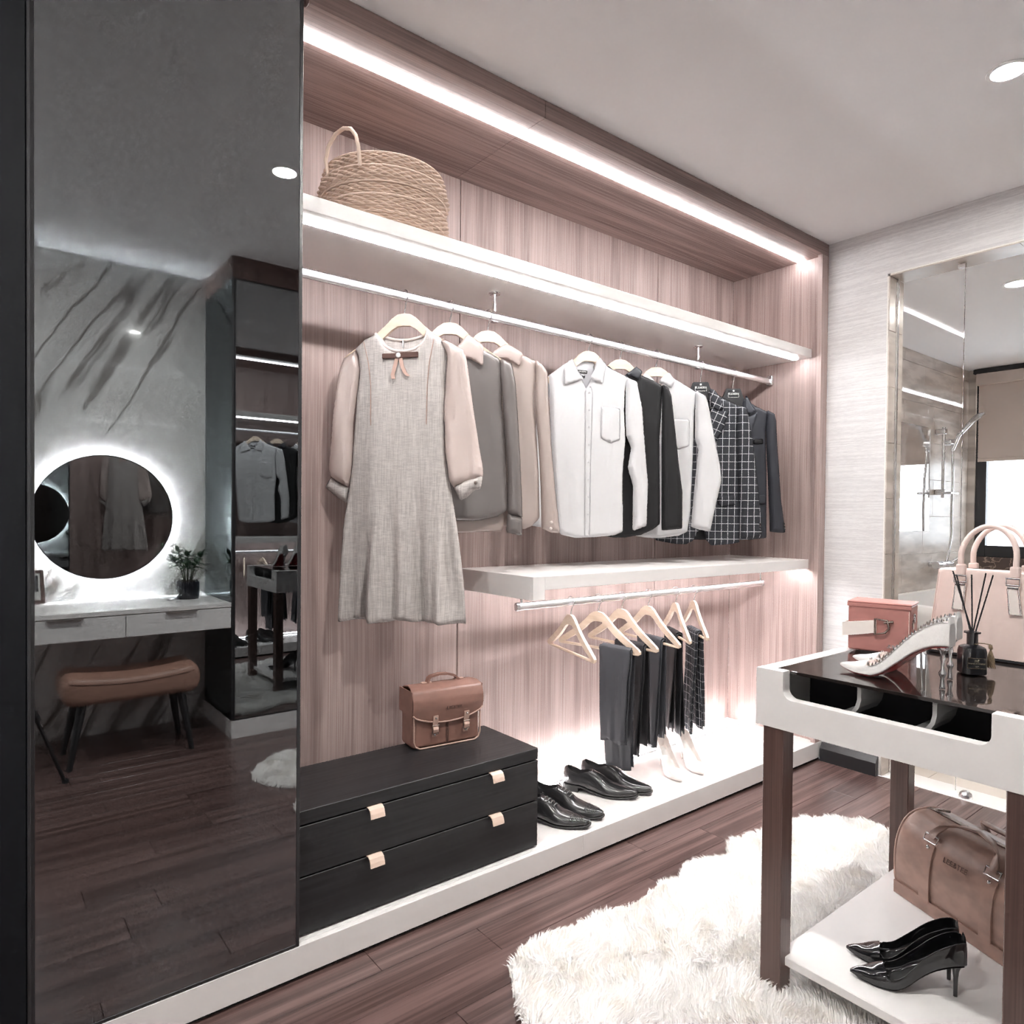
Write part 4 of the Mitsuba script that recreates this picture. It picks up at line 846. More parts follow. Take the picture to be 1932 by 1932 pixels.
for x in (.118, .308):
    pts = [np.array([x, -.004, .036]), np.array([x, -.004, .07]), np.array([x, -.0035, .10])] + [dsurf(x, f) for f in (.08, .2, .32, .42)]
    st = part(dk_, 'strap', tr(ribbon(pts, (1, 0, 0), .034, .0045), F), 'mat_leather_duffel', 40, 'stitched leather strap')
    c_ = dsurf(x, .37, .008); part(st, 'rivet', tr(trimesh.creation.icosphere(2, .0048), F @ np.array([[1, 0, 0, c_[0]], [0, 1, 0, c_[1]], [0, 0, 1, c_[2]], [0, 0, 0, 1.0]])), 'mat_chrome', True)
    b0, b1 = dsurf(x, .44, .009), dsurf(x, .54, .011)
    part(st, 'ring', tr(tube([b0 + [-.021, 0, 0], b0 + [.021, 0, 0], b1 + [.021, 0, 0], b1 + [-.021, 0, 0]], .0024, 6, True), F), 'mat_chrome', 40, 'steel rectangle ring')
for sy in (0, 1):
    def S(x, f, l): p = dsurf(x, f, l); p[1] = p[1] if sy == 0 else DW - p[1]; return p
    pts = [S(.118, .50, .010), S(.120, .60, .013), S(.130, .74, .016), S(.16, .86, .020), S(.21, .92, .024), S(.26, .87, .020), S(.292, .75, .016), S(.305, .60, .013), S(.308, .50, .010)]
    part(dk_, 'handle', tr(ribbon(pts, np.array([[1, 0, 0], [1, .1, 0], [.75, .6, 0], [.3, 1, 0], [0, 1, 0], [-.3, 1, 0], [-.75, .6, 0], [-1, .1, 0], [-1, 0, 0]]) * [1, 1 - 2 * sy, 1], .022, .006), F), 'mat_leather_duffel', 60)
zp = [(.01, DW / 2, DH * SAG(.01) - .004)] + [(x, DW / 2, DH * (.4 + .6 * SAG(x)) + .0015) for x in np.linspace(.03, DL - .03, 12)]
part(dk_, 'zip', tr(ribbon(zp, (0, 1, 0), .014, .0035), F), 'mat_steel_dark')
part(dk_, 'zip_puller', tr(cat(tube([(.045, DW / 2, DH + .006), (.075, DW / 2 + .012, DH + .010)], .0035, 8), tube([(.04, DW / 2 - .005, DH + .005), (.04, DW / 2 + .006, DH + .005), (.052, DW / 2 + .008, DH + .007), (.052, DW / 2 - .003, DH + .007)], .002, 6, True)), F), 'mat_steel_dark', True)
part(dk_, 'zip_puller', tr(cat(tube([(-.004, .035, .125), (-.010, .032, .098)], .0045, 8)), F), 'mat_chrome', True)
part(dk_, 'end_zip', tr(tube([(-.0035, .03, .12), (-.0035, .04, .18), (-.0035, .075, .222), (-.0035, .115, .236)], .0025, 6), F), 'mat_steel_dark', True)
tc = dsurf(.205, .30, .0015); td = dsurf(.205, .38, .0015) - tc
part(dk_, 'lettering', tr(place_text(text('LEE&TEE', .013, .0008), tc, (1, 0, 0), td), F), 'mat_print_dark')

# pale pink tote on the table
tk = thing('handbag', 'large pale pink tote with arched handles standing on the table', 'handbag')
F = fr((2.190, .815, TT + .001), -90)     # local x runs to -Y, local y to +X
BW, TW, BH, BD = .305, .252, .242, .12
def tsec(z):
    t = z / BH; w_ = (BW + (TW - BW) * t) / 2; d_ = BD / 2 * (1 - .18 * t); a = np.arange(36) * 2 * math.pi / 36
    y = np.sign(np.cos(a)) * abs(np.cos(a)) ** .22 * w_; x = np.sign(np.sin(a)) * abs(np.sin(a)) ** .35 * d_
    return np.c_[BW / 2 + y, BD / 2 + x, np.full(36, z)]
R = [tsec(0) * [1, 1, 1], tsec(.004), tsec(.012), tsec(.05), tsec(.11), tsec(.17), tsec(BH - .012), tsec(BH - .004), tsec(BH)]
for i, s_ in ((0, .95), (8, .965), (1, .985)): R[i][:, :2] = (R[i][:, :2] - [BW / 2, BD / 2]) * s_ + [BW / 2, BD / 2]
part(tk, 'body', tr(loft(R), F), 'mat_leather_pale', 50)
for y in (.012, BD - .012):
    hx0, hx1 = .090, .218
    hk = part(tk, 'handle', tr(tube([(hx0, y, BH - .004), (hx0 - .001, y, BH + .02)] + [((hx0 + hx1) / 2 - .066 * math.cos(t), y + .02 * math.sin(t) * (1 if y > .05 else 1), BH + .035 + .088 * math.sin(t)) for t in np.linspace(.1, math.pi - .1, 19)] + [(hx1 + .001, y, BH + .02), (hx1, y, BH - .004)], .0075, 12), F), 'mat_leather_pale', True)
    for xx in (hx0, hx1):
        part(hk, 'handle_base', tr(rbox(xx - .012, xx + .012, y - .009, y + .009, BH - .016, BH + .016, .005, 12), F), 'mat_leather_pale', 50)
for xx, sx in ((.092, -.006), (.216, .006)):
    bk = part(tk, 'buckle', tr(cat(tube([(xx - .015, -.002, BH - .016), (xx + .015, -.002, BH - .016), (xx + .015, -.001, BH - .034), (xx - .015, -.001, BH - .034)], .0028, 8, True), tube([(xx - .012, -.001, BH - .040), (xx + .012, -.001, BH - .040)], .003, 8)), F), 'mat_chrome', 40, 'chrome buckle')
    q = [(xx - .012, -.0005, BH - .044), (xx + .012, -.0005, BH - .044), (xx + .013 + sx, .0005, BH - .112), (xx - .013 + sx, .0005, BH - .112)]
    part(bk, 'tab_frame', tr(tube(q, .0022, 8, True), F), 'mat_chrome', 40)
    part(bk, 'tab', tr(ribbon([(xx, .001, BH - .045), (xx + sx, .002, BH - .111)], (1, 0, 0), .023, .004), F), 'mat_leather_cream')
part(tk, 'base_edge', tr(loft([np.c_[(q_[:, :2] - [BW / 2, BD / 2]) * 1.008 + [BW / 2, BD / 2], np.full(36, z)] for z, q_ in ((.0005, tsec(.004)), (.007, tsec(.007)))]), F), 'mat_black', 30, 'dark base edge')
part(tk, 'seam', tr(tube([(.012 + .0265 * t, .0 - .0005 + .006 * 0, .01 + t * (BH - .02)) for t in np.linspace(0, 1, 8)], .0011, 6), F), 'mat_lining', True)

# dusty rose box bag
F = fr((2.013, .950, TT + .001), -78); rk = thing('handbag', 'small dusty rose box bag with a wide cream strap on the table', 'handbag')
RW, RD, RH = .160, .105, .146
part(rk, 'body', tr(rbox(0, RW, 0, RD, .004, RH - .006, .006, 16), F), 'mat_leather_rose', 40)
part(rk, 'flap', tr(cat(box(-.002, RW + .002, -.003, RD + .003, RH - .006, RH, .0025), box(-.002, RW + .002, -.003, .0005, RH - .016, RH - .0055, .001)), F), 'mat_leather_rose')
part(rk, 'stitching', tr(tube([(RW - .004, -.001, .01), (RW - .004, -.001, RH - .02)], .001, 6), F), 'mat_leather_pale', True)
st = part(rk, 'strap', tr(loft([np.array([(x, -.006, z0), (x, -.0015, z0), (x, -.0015, z1), (x, -.006, z1)]) for x, z0, z1 in ((-.012, .042, .082), (.04, .052, .090), (.075, .060, .096))]), F), 'mat_leather_cream', label='wide cream strap')
part(st, 'strap_wrap', tr(ribbon([(-.012, -.004, .062), (-.015, .02, .060), (-.012, RD + .004, .058)], (0, 0, 1), .04, .004), F), 'mat_leather_cream')
part(rk, 'buckle', tr(cat(tube([(.072, -.008, .056), (.072, -.008, .099), (.104, -.008, .097), (.108, -.008, .075), (.098, -.008, .062)], .0028, 8, True), tube([(.095, -.007, .090), (.118, -.006, .095)], .003, 8)), F), 'mat_steel_dark', True)
part(rk, 'side_ring', tr(cat(tube([(RW + .004, .028 + .009 * math.cos(t), .105 + .012 * math.sin(t)) for t in np.linspace(0, 2 * math.pi, 14)[:-1]], .002, 6, True), box(RW, RW + .003, .022, .036, .075, .10, .001)), F), 'mat_chrome', True)
part(rk, 'lettering', tr(place_text(text('JUNO', .0085, .002, True), (.118, -.0005, .020), (1, 0, 0), (0, 0, 1)), F), 'mat_chrome')
for x in (.02, RW - .02): part(rk, 'foot', tr(lathe([(0, 0), (.005, 0), (.005, .004), (0, .004)], 12, (x, .03, 0)), F), 'mat_steel_dark')

# reed diffuser
DX, DY = 1.972, .622
rd = thing('reed_diffuser', 'black glass reed diffuser bottle with dark sticks and a tassel on the table', 'diffuser')
def bsec(z, r, p=.45): a = np.arange(32) * 2 * math.pi / 32; return np.c_[DX + np.sign(np.cos(a)) * abs(np.cos(a)) ** p * r, DY + np.sign(np.sin(a)) * abs(np.sin(a)) ** p * r, np.full(32, TT + z)]
BR = [(.0005, .024, .6), (.003, .028, .5), (.056, .028, .5), (.066, .026, .55), (.071, .018, .8), (.073, .012, 1), (.100, .012, 1), (.101, .018, 1), (.105, .018, 1), (.106, .012, 1)]
FB = np.eye(4); c_, s_ = math.cos(-.9), math.sin(-.9); Rz = np.array([[c_, -s_, 0, 0], [s_, c_, 0, 0], [0, 0, 1, 0], [0, 0, 0, 1]]); T0 = np.eye(4); T0[:3, 3] = DX, DY, 0; T1 = np.eye(4); T1[:3, 3] = -DX, -DY, 0; RB = T0 @ Rz @ T1
part(rd, 'bottle', tr(loft([bsec(*b) for b in BR]), RB), 'mat_dark_bottle', 40)
fl_ = tr(box(DX - .020, DX + .020, DY - .0293, DY - .0282, TT + .018, TT + .043, .0004), RB)
lb = part(rd, 'label', fl_, 'mat_black_matte', label='black label with gold border')
part(lb, 'border', tr(tube([(DX - .020, DY - .0295, TT + .018), (DX + .020, DY - .0295, TT + .018), (DX + .020, DY - .0295, TT + .043), (DX - .020, DY - .0295, TT + .043)], .0005, 5, True), RB), 'mat_gold')
for s_, h_, z_ in (('House of Shangri', .0036, .0285), ('mf', .006, .034), ('scent', .0022, .022)): part(lb, 'lettering', tr(place_text(text(s_, h_, .0003, True), (DX, DY - .0294, TT + z_), (1, 0, 0), (0, 0, 1)), RB), 'mat_gold')
for (tx, ty, tz), o in zip(((1.960, .664, 1.079), (1.958, .655, 1.07), (1.968, .625, 1.072), (1.977, .597, 1.077), (1.981, .583, 1.073)), ((-.003, -.004), (-.004, 0), (0, 0), (.003, .002), (.004, -.002))):
    part(rd, 'stick', tube([(DX + o[0], DY + o[1], TT + .09), (tx, ty, tz)], .0017, 8), 'mat_black_matte', 40)
tas = part(rd, 'tassel', tube([(DX + .030, DY - .030, TT + .072), (DX + .031, DY - .031, TT + .062)], [.004, .005], 8), 'mat_tassel', True, 'bronze tassel')
rg = random.Random(5)
th_ = []
for i in range(40):
    a = rg.random() * 6.28; r_ = .003 + rg.random() * .005
    p0 = np.array([DX + .031, DY - .031, TT + .064]); p1 = p0 + [r_ * math.cos(a), r_ * math.sin(a), -.024]; p2 = p0 + [1.35 * r_ * math.cos(a), 1.35 * r_ * math.sin(a), -.050 + rg.random() * .004]
    th_.append(tube([p0, p1, p2], .0007, 4))
part(tas, 'threads', cat(*th_), 'mat_tassel', True, kind='stuff')
part(tas, 'cord', tube([(DX + .0125 * math.cos(t), DY + .0125 * math.sin(t), TT + .075) for t in np.linspace(-2.5, 1, 12)] + [(DX + .022, DY - .02, TT + .075), (DX + .030, DY - .030, TT + .073)], .0012, 6), 'mat_tassel', True)

# ------------------------------------------------------------------ basket on the upper shelf
bk = thing('basket', 'round woven straw basket with a hoop handle on the upper shelf', 'basket')
BX, BY, BZ, KR, KZ = 1.062, 2.003, 2.0562, .915, .768
def weave(z0, z1, prof, rows, name, A=.0042):
    n, m_ = 432, rows * 5; g = []
    for i in range(m_ + 1):
        t = i / m_; z = BZ + KZ * (z0 + (z1 - z0) * t); r = KR * float(np.interp(t, [p[0] for p in prof], [p[1] for p in prof])); rowp = t * rows; rr = int(min(rowp, rows - .001)); ph = math.sin(math.pi * (rowp - rr))
        a = np.arange(n + 1) * 2 * math.pi / n; d_ = A * (ph * (1 + .9 * np.sin(a * 36 + math.pi * rr)) - .6)
        g.append(np.c_[BX + (r + d_) * np.cos(a), BY + (r + d_) * np.sin(a), np.full(n + 1, z)])
    return part(bk, name, shell(np.array(g), .003), 'mat_straw', True)
weave(.003, .058, [(0, .205), (.5, .214), (1, .212)], 6, 'woven_band')
weave(.056, .122, [(0, .214), (.4, .222), (1, .216)], 7, 'woven_band')
weave(.120, .176, [(0, .210), (.5, .213), (1, .212)], 6, 'woven_band')
weave(.172, .232, [(0, .217), (.35, .224), (1, .214)], 6, 'woven_band')
weave(.230, .285, [(0, .210), (.5, .211), (1, .203)], 6, 'woven_band')
for z, r_ in ((.005, .206), (.122, .218), (.172, .217), (.231, .216), (.058, .215), (.287, .204)):
    part(bk, 'rim', tube([(BX + KR * r_ * math.cos(t), BY + KR * r_ * math.sin(t), BZ + KZ * z) for t in np.linspace(0, 2 * math.pi, 61)[:-1]], .0034, 6, True), 'mat_straw_light', True)
part(bk, 'bottom', lathe([(0, 0), (.186, 0), (.186, .004), (0, .004)], 40, (BX, BY, BZ)), 'mat_straw')
part(bk, 'lid', lathe([(0, .213), (.184, .213), (.184, .217), (0, .221)], 40, (BX, BY, BZ)), 'mat_straw')
part(bk, 'handle', tube([(.868, 1.99, 2.22), (.858, 1.992, 2.275), (.860, 1.975, 2.312), (.868, 1.945, 2.337), (.880, 1.915, 2.346), (.889, 1.885, 2.335), (.894, 1.862, 2.308), (.896, 1.85, 2.272), (.905, 1.855, 2.22)], .0058, 10), 'mat_straw_light', True)

# ------------------------------------------------------------------ sheepskin rug
RUG = [(1.13,1.41),(1.20,1.45),(1.30,1.462),(1.42,1.428),(1.452,1.442),(1.54,1.44),(1.622,1.413),(1.74,1.428),(1.847,1.412),(1.917,1.455),(2.02,1.45),(2.112,1.415),(2.18,1.455),(2.257,1.462),(2.351,1.442),(2.47,1.44),(2.59,1.404),(2.72,1.34),(2.785,1.269),(2.80,1.18),(2.763,1.102),(2.72,1.02),(2.76,.92),(2.80,.80),(2.72,.70),(2.77,.58),(2.79,.44),(2.66,.34),(2.52,.28),(2.30,.24),(2.16,.16),(1.98,.22),(1.86,.14),(1.70,.10),(1.56,.16),(1.42,.06),(1.30,.05),(1.153,.088),(1.05,.18),(1.006,.292),(1.03,.40),(1.089,.476),(1.16,.54),(1.09,.62),(1.045,.70),(1.03,.80),(1.07,.90),(1.15,.98),(1.07,1.06),(1.02,1.17),(1.03,1.26),(1.067,1.32)]
Rp = Polygon(RUG).buffer(.02).buffer(-.035).buffer(.012)
rug = thing('rug', 'fluffy white sheepskin rug with a scalloped outline on the dark floor', 'rug')
rb = prism(Rp.buffer(-.018), .012); rb.apply_translation([0, 0, .0006]); rb.fix_normals()
part(rug, 'hide', rb, 'mat_fur')
rs = np.random.RandomState(4)
x0, y0, x1, y1 = Rp.bounds
N = 130000
pt = np.c_[rs.uniform(x0, x1, N), rs.uniform(y0, y1, N)]; sp = shapely.points(pt); inn = shapely.contains(Rp, sp); pt = pt[inn]
legs_xy = [(TX0 + .027, TY0 + .04), (TX0 + .027, TY1 - .047), (TX1 - .027, TY0 + .04), (TX1 - .027, TY1 - .047)]
keep = np.ones(len(pt), bool)
for lx, ly in legs_xy: keep &= ~((abs(pt[:, 0] - lx) < .028) & (abs(pt[:, 1] - ly) < .031))
pt = pt[keep]; n = len(pt)
dist = shapely.distance(Rp.exterior, shapely.points(pt))
flow = np.c_[meshkit.noise(np.c_[pt * 9, np.zeros(n)], 1) - .5, meshkit.noise(np.c_[pt * 9, np.ones(n)], 2) - .5]
clump = np.c_[meshkit.noise(np.c_[pt * 34, np.zeros(n)], 3) - .5, meshkit.noise(np.c_[pt * 34, np.ones(n)], 4) - .5]
ang = rs.uniform(0, 2 * math.pi, n)
tip = flow * .045 + clump * .035 + np.c_[np.cos(ang), np.sin(ang)] * .006
L = .020 + .018 * rs.rand(n)
hgt = L * np.clip(.45 + dist / .05, .45, 1)
wid = np.c_[-np.sin(ang), np.cos(ang)] * .0021
base = np.c_[pt, np.full(n, .002)]
mid = np.c_[pt + tip * .45, .004 + hgt * .75]; end = np.c_[pt + tip * 1.05, .004 + hgt]
w3 = np.c_[wid, np.zeros(n)]
V = np.stack([base - w3, base + w3, mid + w3 * .8, mid - w3 * .8, end], 1).reshape(-1, 3)
i = np.arange(n)[:, None] * 5
Fc = np.concatenate([i + [0, 1, 2], i + [0, 2, 3], i + [3, 2, 4]], 0)
part(rug, 'pile', trimesh.Trimesh(V, Fc, process=False), 'mat_fur', False, 'long white wool pile', 'stuff')

# ------------------------------------------------------------------ opposite side of the room (seen in the tinted mirror)
cab = thing('mirrored_cabinet', 'tall mirror fronted cabinet with a white plinth on the opposite side of the room', 'cabinet')
part(cab, 'plinth', box(XC, XW - .002, YM + .002, YC, 0, .098, .001), 'mat_white')
part(cab, 'carcass', box(XC + .012, XW - .003, YM + .002, YC - .012, .0985, 2.4495, .001), 'mat_black')
part(cab, 'corner_post', box(XC, XC + .0115, YC - .0115, YC, .0985, 2.4495, .001), 'mat_black')
part(cab, 'top_trim', box(XC - .002, XW - .003, YM + .002, YC + .002, 2.45, ZC - .001, .001), 'mat_legwood')
def mirror_panel(parent, name, x0, x1, y0, y1, z0, z1, mat, frame=None):
    b_ = trimesh.creation.box(bounds=[[x0, y0, z0], [x1, y1, z1]]); return part(parent, name, b_, mat)
mirror_panel(cab, 'side_glass', XC, XC + .0115, YM + .004, YC - .0125, .10, 2.448, 'mat_side_glass')
dx = (XW - .004 - XC - .0125) / 4
for i_ in range(4):
    xa, xb = XC + .0125 + i_ * dx, XC + .0125 + (i_ + 1) * dx - .002
    d = part(cab, 'door', cat(box(xa, xa + .006, YC - .0115, YC + .002, .1, 2.448, .0005), box(xb - .006, xb, YC - .0115, YC + .002, .1, 2.448, .0005), box(xa + .006, xb - .006, YC - .0115, YC + .002, .1, .107, .0005), box(xa + .006, xb - .006, YC - .0115, YC + .002, 2.441, 2.448, .0005)), 'mat_black')
    mirror_panel(d, 'mirror_glass', xa + .0062, xb - .0062, YC - .008, YC, .1072, 2.4408, 'mat_mirror_cabinet')

va = thing('vanity_table', 'white wall hung vanity table with two drawers under the round mirror', 'vanity table')
VX0, VX1, VY0, VY1 = .105, XC - .003, YM + .001, YC + .008
part(va, 'top', box(VX0 - .003, VX1, VY0, VY1, .709, .7315, .0012), 'mat_white')
part(va, 'body', box(VX0, VX1, VY0, VY1 - .022, .600, .7085, .001), 'mat_white')
for xa, xb, ha, hb in ((VX0, .608, .288, .433), (.6115, VX1 - .001, .787, .933)):
    d = part(va, 'drawer', box(xa, xb, VY1 - .0215, VY1 - .003,   .598, .7055, .001), 'mat_white')
    part(d, 'handle', cat(box(ha, hb, VY1 - .0025, VY1 + .016, .701, .7045, .0008)), 'mat_steel_dark')
# round mirror with halo
rm = thing('round_mirror', 'round wall mirror with a glowing halo above the vanity table', 'mirror')
MCX, MCZ, MR = .588, 1.178, .333
def ycyl(m, y): m = m.copy(); v = m.vertices.copy(); m.vertices = np.c_[v[:, 0] + MCX, v[:, 2] + y, v[:, 1] + MCZ]; m.fix_normals(); return m
part(rm, 'mirror_glass', ycyl(lathe([(0, 0), (MR - .004, 0), (MR - .004, .003), (0, .003)], 96), YM + .0325), 'mat_mirror_round')
part(rm, 'rim', ycyl(lathe([(0, 0), (MR, 0), (MR, .013), (MR - .0035, .013), (MR - .0035, .0035), (0, .0035)], 96), YM + .0285), 'mat_black')
part(rm, 'backing', ycyl(lathe([(0, 0), (MR - .055, 0), (MR - .055, .0275), (0, .0275)], 72), YM + .0005), 'mat_white_matte')
glow(rm, 'halo_light', ycyl(lathe([(MR - .0545, .006), (MR - .047, .006), (MR - .047, .022), (MR - .0545, .022), (MR - .0545, .006)], 72), YM), L_HALO, (.93, 1.0, 1.0), 'white halo light')

# potted plant
PX, PY, PZ = .962, -.655, .7317
pk = thing('potted_plant', 'dark leafy plant in a ribbed black pot on the vanity table', 'plant')
rr = []
for z, r_ in ((0, .050), (.004, .056), (.05, .0575), (.092, .057), (.096, .0545)):
    a = np.arange(96) * 2 * math.pi / 96; q = r_ + .0013 * np.cos(a * 24); rr.append(np.c_[PX + q * np.cos(a), PY + q * np.sin(a), np.full(96, PZ + z)])
part(pk, 'pot', loft(rr), 'mat_pot', 40); part(pk, 'soil', lathe([(0, .0965), (.052, .0965), (.05, .1), (0, .103)], 24, (PX, PY, PZ)), 'mat_soil')
rg = random.Random(21)
def leaf(base, dirv, Ln, Wd, droop):
    d = np.array(dirv, float); d /= np.linalg.norm(d); s = np.cross(d, [0, 0, 1.0]); s /= np.linalg.norm(s) + 1e-9; u = np.cross(s, d); g = []
    for t in np.linspace(0, 1, 7):
        w_ = Wd * (math.sin(math.pi * min(1, t ** .8 * .96 + .02)) ** .75) * .5 + .0006; c_ = base + d * Ln * t + np.array([0, 0, -droop * t * t])
        g.append([c_ + s * w_ * k + u * (.16 * Wd * abs(k)) for k in (-1, -.5, 0, .5, 1)])
    return shell(np.array(g), .0012)
for i_, (ax, ay, hz, nl, sz) in enumerate(((-.055, .01, .205, 8, .8), (-.075, .0, .135, 8, 1.0), (.0, -.005, .175, 10, 1.0), (.07, .012, .165, 9, 1.0), (.03, .05, .12, 7, .9), (-.02, .055, .11, 7, .9), (.06, -.04, .12, 6, .9), (-.035, -.05, .13, 6, .9))):
    b0 = np.array([PX + ax * .25, PY + ay * .25, PZ + .098]); tp = np.array([PX + ax, PY + ay, PZ + .10 + hz * .82])
    mid_ = (b0 + tp) / 2 + [-ax * .15, 0, .012]
    part(pk, 'stem', tube([b0, mid_, tp], [.0035, .003, .002], 6), 'mat_stem', True)
    for j in range(nl):
        a = j * 2.4 + rg.random() * .6; f = j / max(1, nl - 1); el = -.15 + 1.0 * f + rg.random() * .25
        bp = mid_ + (tp - mid_) * (.25 + .75 * f)
        part(pk, 'leaf', leaf(bp, (math.cos(a) * math.cos(el), math.sin(a) * math.cos(el), math.sin(el)), (.060 - .018 * f) * sz * (.85 + .3 * rg.random()), .027 * sz, .016 * (1 - f)), 'mat_leaf' if rg.random() < .8 else 'mat_leaf_light', True)
# photo frame
pf = thing('photo_frame', 'brown wooden photo frame leaning on the left of the vanity table', 'photo frame')
F = fr((.245, -.79, .7317), 180 - 8) @ np.array([[1, 0, 0, 0], [0, math.cos(-.2), -math.sin(-.2), 0], [0, math.sin(-.2), math.cos(-.2), .003], [0, 0, 0, 1]])
for m_ in (box(-.075, -.057, -.008, .008, 0, .175, .002), box(.057, .075, -.008, .008, 0, .175, .002), box(-.057, .057, -.008, .008, 0, .018, .002), box(-.057, .057, -.008, .008, .157, .175, .002)):
    part(pf, 'frame_bar', tr(m_, F), 'mat_legwood')
part(pf, 'mat_board', tr(box(-.057, .057, -.003, .003, .018, .157, 0), F), 'mat_paper'); part(pf, 'photograph', tr(box(-.047, .047, -.0042, -.0031, .062, .145, 0), F), 'mat_photo', label='black and white photograph')
part(pf, 'photograph_back', tr(box(-.047, .047, .0031, .0042, .062, .145, 0), F), 'mat_photo')
part(pf, 'glass', tr(box(-.057, .057, .005, .0062, .018, .157, 0), F), 'mat_glass'); 
part(pf, 'stand', tr(ribbon([(0, -.008, .13), (0, -.05, .012)], (1, 0, 0), .03, .002), F), 'mat_black_matte')
# small dish
g = []
for t in np.linspace(0, 1, 9):
    r_ = .045 * t; g.append([(.862 + r_ * math.cos(a) * (1.0), -.615 + r_ * math.sin(a) * .45,   .7325 + .028 * t ** 2.2 * (abs(math.cos(a)) ** 1.2) + .001) for a in np.linspace(0, 2 * math.pi, 33)])
single('trinket_dish', shell(np.array(g), .0014), 'mat_chrome', 'small curved silvery dish on the vanity table beside the plant', 'dish', True)

# bench
bn = thing('bench', 'saddle shaped brown leather bench with black legs under the vanity table', 'bench')
BXA, BXB, BYA, BYB = .345, .945, -.625, -.30
R = []
for x in BXA + (BXB - BXA) * (.5 - .5 * np.cos(np.linspace(0, math.pi, 40))):
    e = min(x - BXA, BXB - x); q = math.sqrt(max(0, 1 - (1 - min(1, e / .055)) ** 2)); cx = (x - (BXA + BXB) / 2) / ((BXB - BXA) / 2)
    zt_ = .418 + .030 * abs(cx) ** 1.8; zb_ = .288; zc_ = (zt_ + zb_) / 2; hz = (zt_ - zb_) / 2 * (.28 + .72 * q); hy = (BYB - BYA) / 2 * (.82 + .18 * q)
    a = np.arange(44) * 2 * math.pi / 44; yy = np.sign(np.cos(a)) * abs(np.cos(a)) ** .30 * hy; zz = np.sign(np.sin(a)) * abs(np.sin(a)) ** .55 * hz
    R.append(np.c_[np.full(44, x), (BYA + BYB) / 2 + yy, zc_ + zz])
part(bn, 'seat', loft(R), 'mat_leather_bench', 50)
xs_ = np.linspace(BXA + .03, BXB - .03, 24)
part(bn, 'seam', tube([(x, BYB + .0012 - .010 * max(0, 1 - min(x - BXA, BXB - x) / .06), .384 + .028 * abs((x - .645) / .3) ** 1.8) for x in xs_], .0016, 6), 'mat_leather_brown', True)
for sx in (-1, 1):
    for sy in (-1, 1):
        tx, ty = .645 + sx * .215, -.4625 + sy * .105; fx, fy = .640 + sx * .265, -.4625 + sy * .14
        part(bn, 'leg', loft([np.c_[cx + r_ * np.cos(a_), cy + r_ * np.sin(a_), np.full(16, z)] for cx, cy, z, r_ in ((fx, fy, 0, .012), (tx, ty, .295, .021)) for a_ in (np.arange(16) * 2 * math.pi / 16,)]), 'mat_black', 50, 'tapered black leg')
# tripod (only one leg shows in the mirror)
tp_ = thing('tripod', 'black tripod whose leg stands on the floor, seen in the tinted mirror', 'tripod')
for a in (-27.2, 92.8, 212.8):
    c_, s_ = math.cos(math.radians(a)), math.sin(math.radians(a)); f_ = np.array([.39 * c_, .39 * s_, 0.0]); t_ = np.array([.03 * c_, .03 * s_, .92])
    lg = part(tp_, 'leg', cat(tube([f_ + (t_ - f_) * .015, f_ + (t_ - f_) * .36], .0075, 10), tube([f_ + (t_ - f_) * .355, t_], .011, 10)), 'mat_black', 40)
    part(lg, 'clamp', tube([f_ + (t_ - f_) * .335, f_ + (t_ - f_) * .385], .0165, 10), 'mat_black', 40); part(lg, 'foot', lathe([(0, 0), (.014, 0), (.012, .016), (0, .018)], 14, f_), 'mat_black_matte', 40)
part(tp_, 'hub', lathe([(0, .90), (.04, .90), (.045, .95), (.02, .96), (.018, 1.03), (.03, 1.035), (.03, 1.05), (0, 1.05)], 20), 'mat_black', 40)

# ------------------------------------------------------------------ glass partition and bathroom
gp_ = thing('glass_partition', 'fixed clear glass panel in the tiled opening beside the doorway', 'glass panel')
part(gp_, 'pane', trimesh.Trimesh([(3.44, 1.14, .006), (3.44, OY1 - .004, .006), (3.44, OY1 - .004, OZ - .004), (3.44, 1.14, OZ - .004)], [(0, 1, 2), (0, 2, 3)], process=False), 'mat_pane')
part(gp_, 'edge', box(3.4375, 3.4425, 1.1375, 1.1402, .006, OZ - .004, .0008), 'mat_mirror_clear', label='polished glass edge')
part(gp_, 'channel', cat(box(3.433, 3.447, OY1 - .008, OY1, .004, OZ, .001)), 'mat_chrome'); part(gp_, 'top_clip', box(3.43, 3.45, 1.137, 1.165, OZ - .02, OZ, .001), 'mat_chrome')
single('door_stop', lathe([(0, 0), (.026, 0), (.026, .006), (.023, .017), (.014, .026), (0, .029)], 28, (3.395, 1.085, .004)), 'mat_chrome', 'small chrome half round door stop on the threshold', 'door stop', 40)
struct('floor_bathroom', box(XB0, XB1 + .1, -.4, YT + .1, -.05, -.004, 0), 'mat_grout', 'beige tiled bathroom floor')
for i_ in range(6):
    for j in range(6):
        xa, ya = XB0 + i_ * .45, -.4 + j * .42
        if xa < XB1 and ya < YT: part('floor_bathroom', 'tile', box(xa + .001, min(xa + .449, XB1) - .001, ya + .001, min(ya + .419, YT) - .001, -.004, 0, .0008), 'mat_floor_tile')
struct('ceiling_bathroom', box(XB0, XB1 + .1, -.4, YT + .1, ZB, ZB + .06, 0), 'mat_ceiling', 'white bathroom ceiling')
struct('wall_bathroom_left', box(XB0, XB1 + .1, YT + .007, YT + .1, 0, ZB, 0), 'mat_grout', 'beige tiled bathroom wall behind the shower')
z1 = 2.3; zr = ZB; k_ = 0
rows = [(2.268, ZB)] + [(2.268 - .2605 * (i_ + 1), 2.268 - .2605 * i_) for i_ in range(9)]
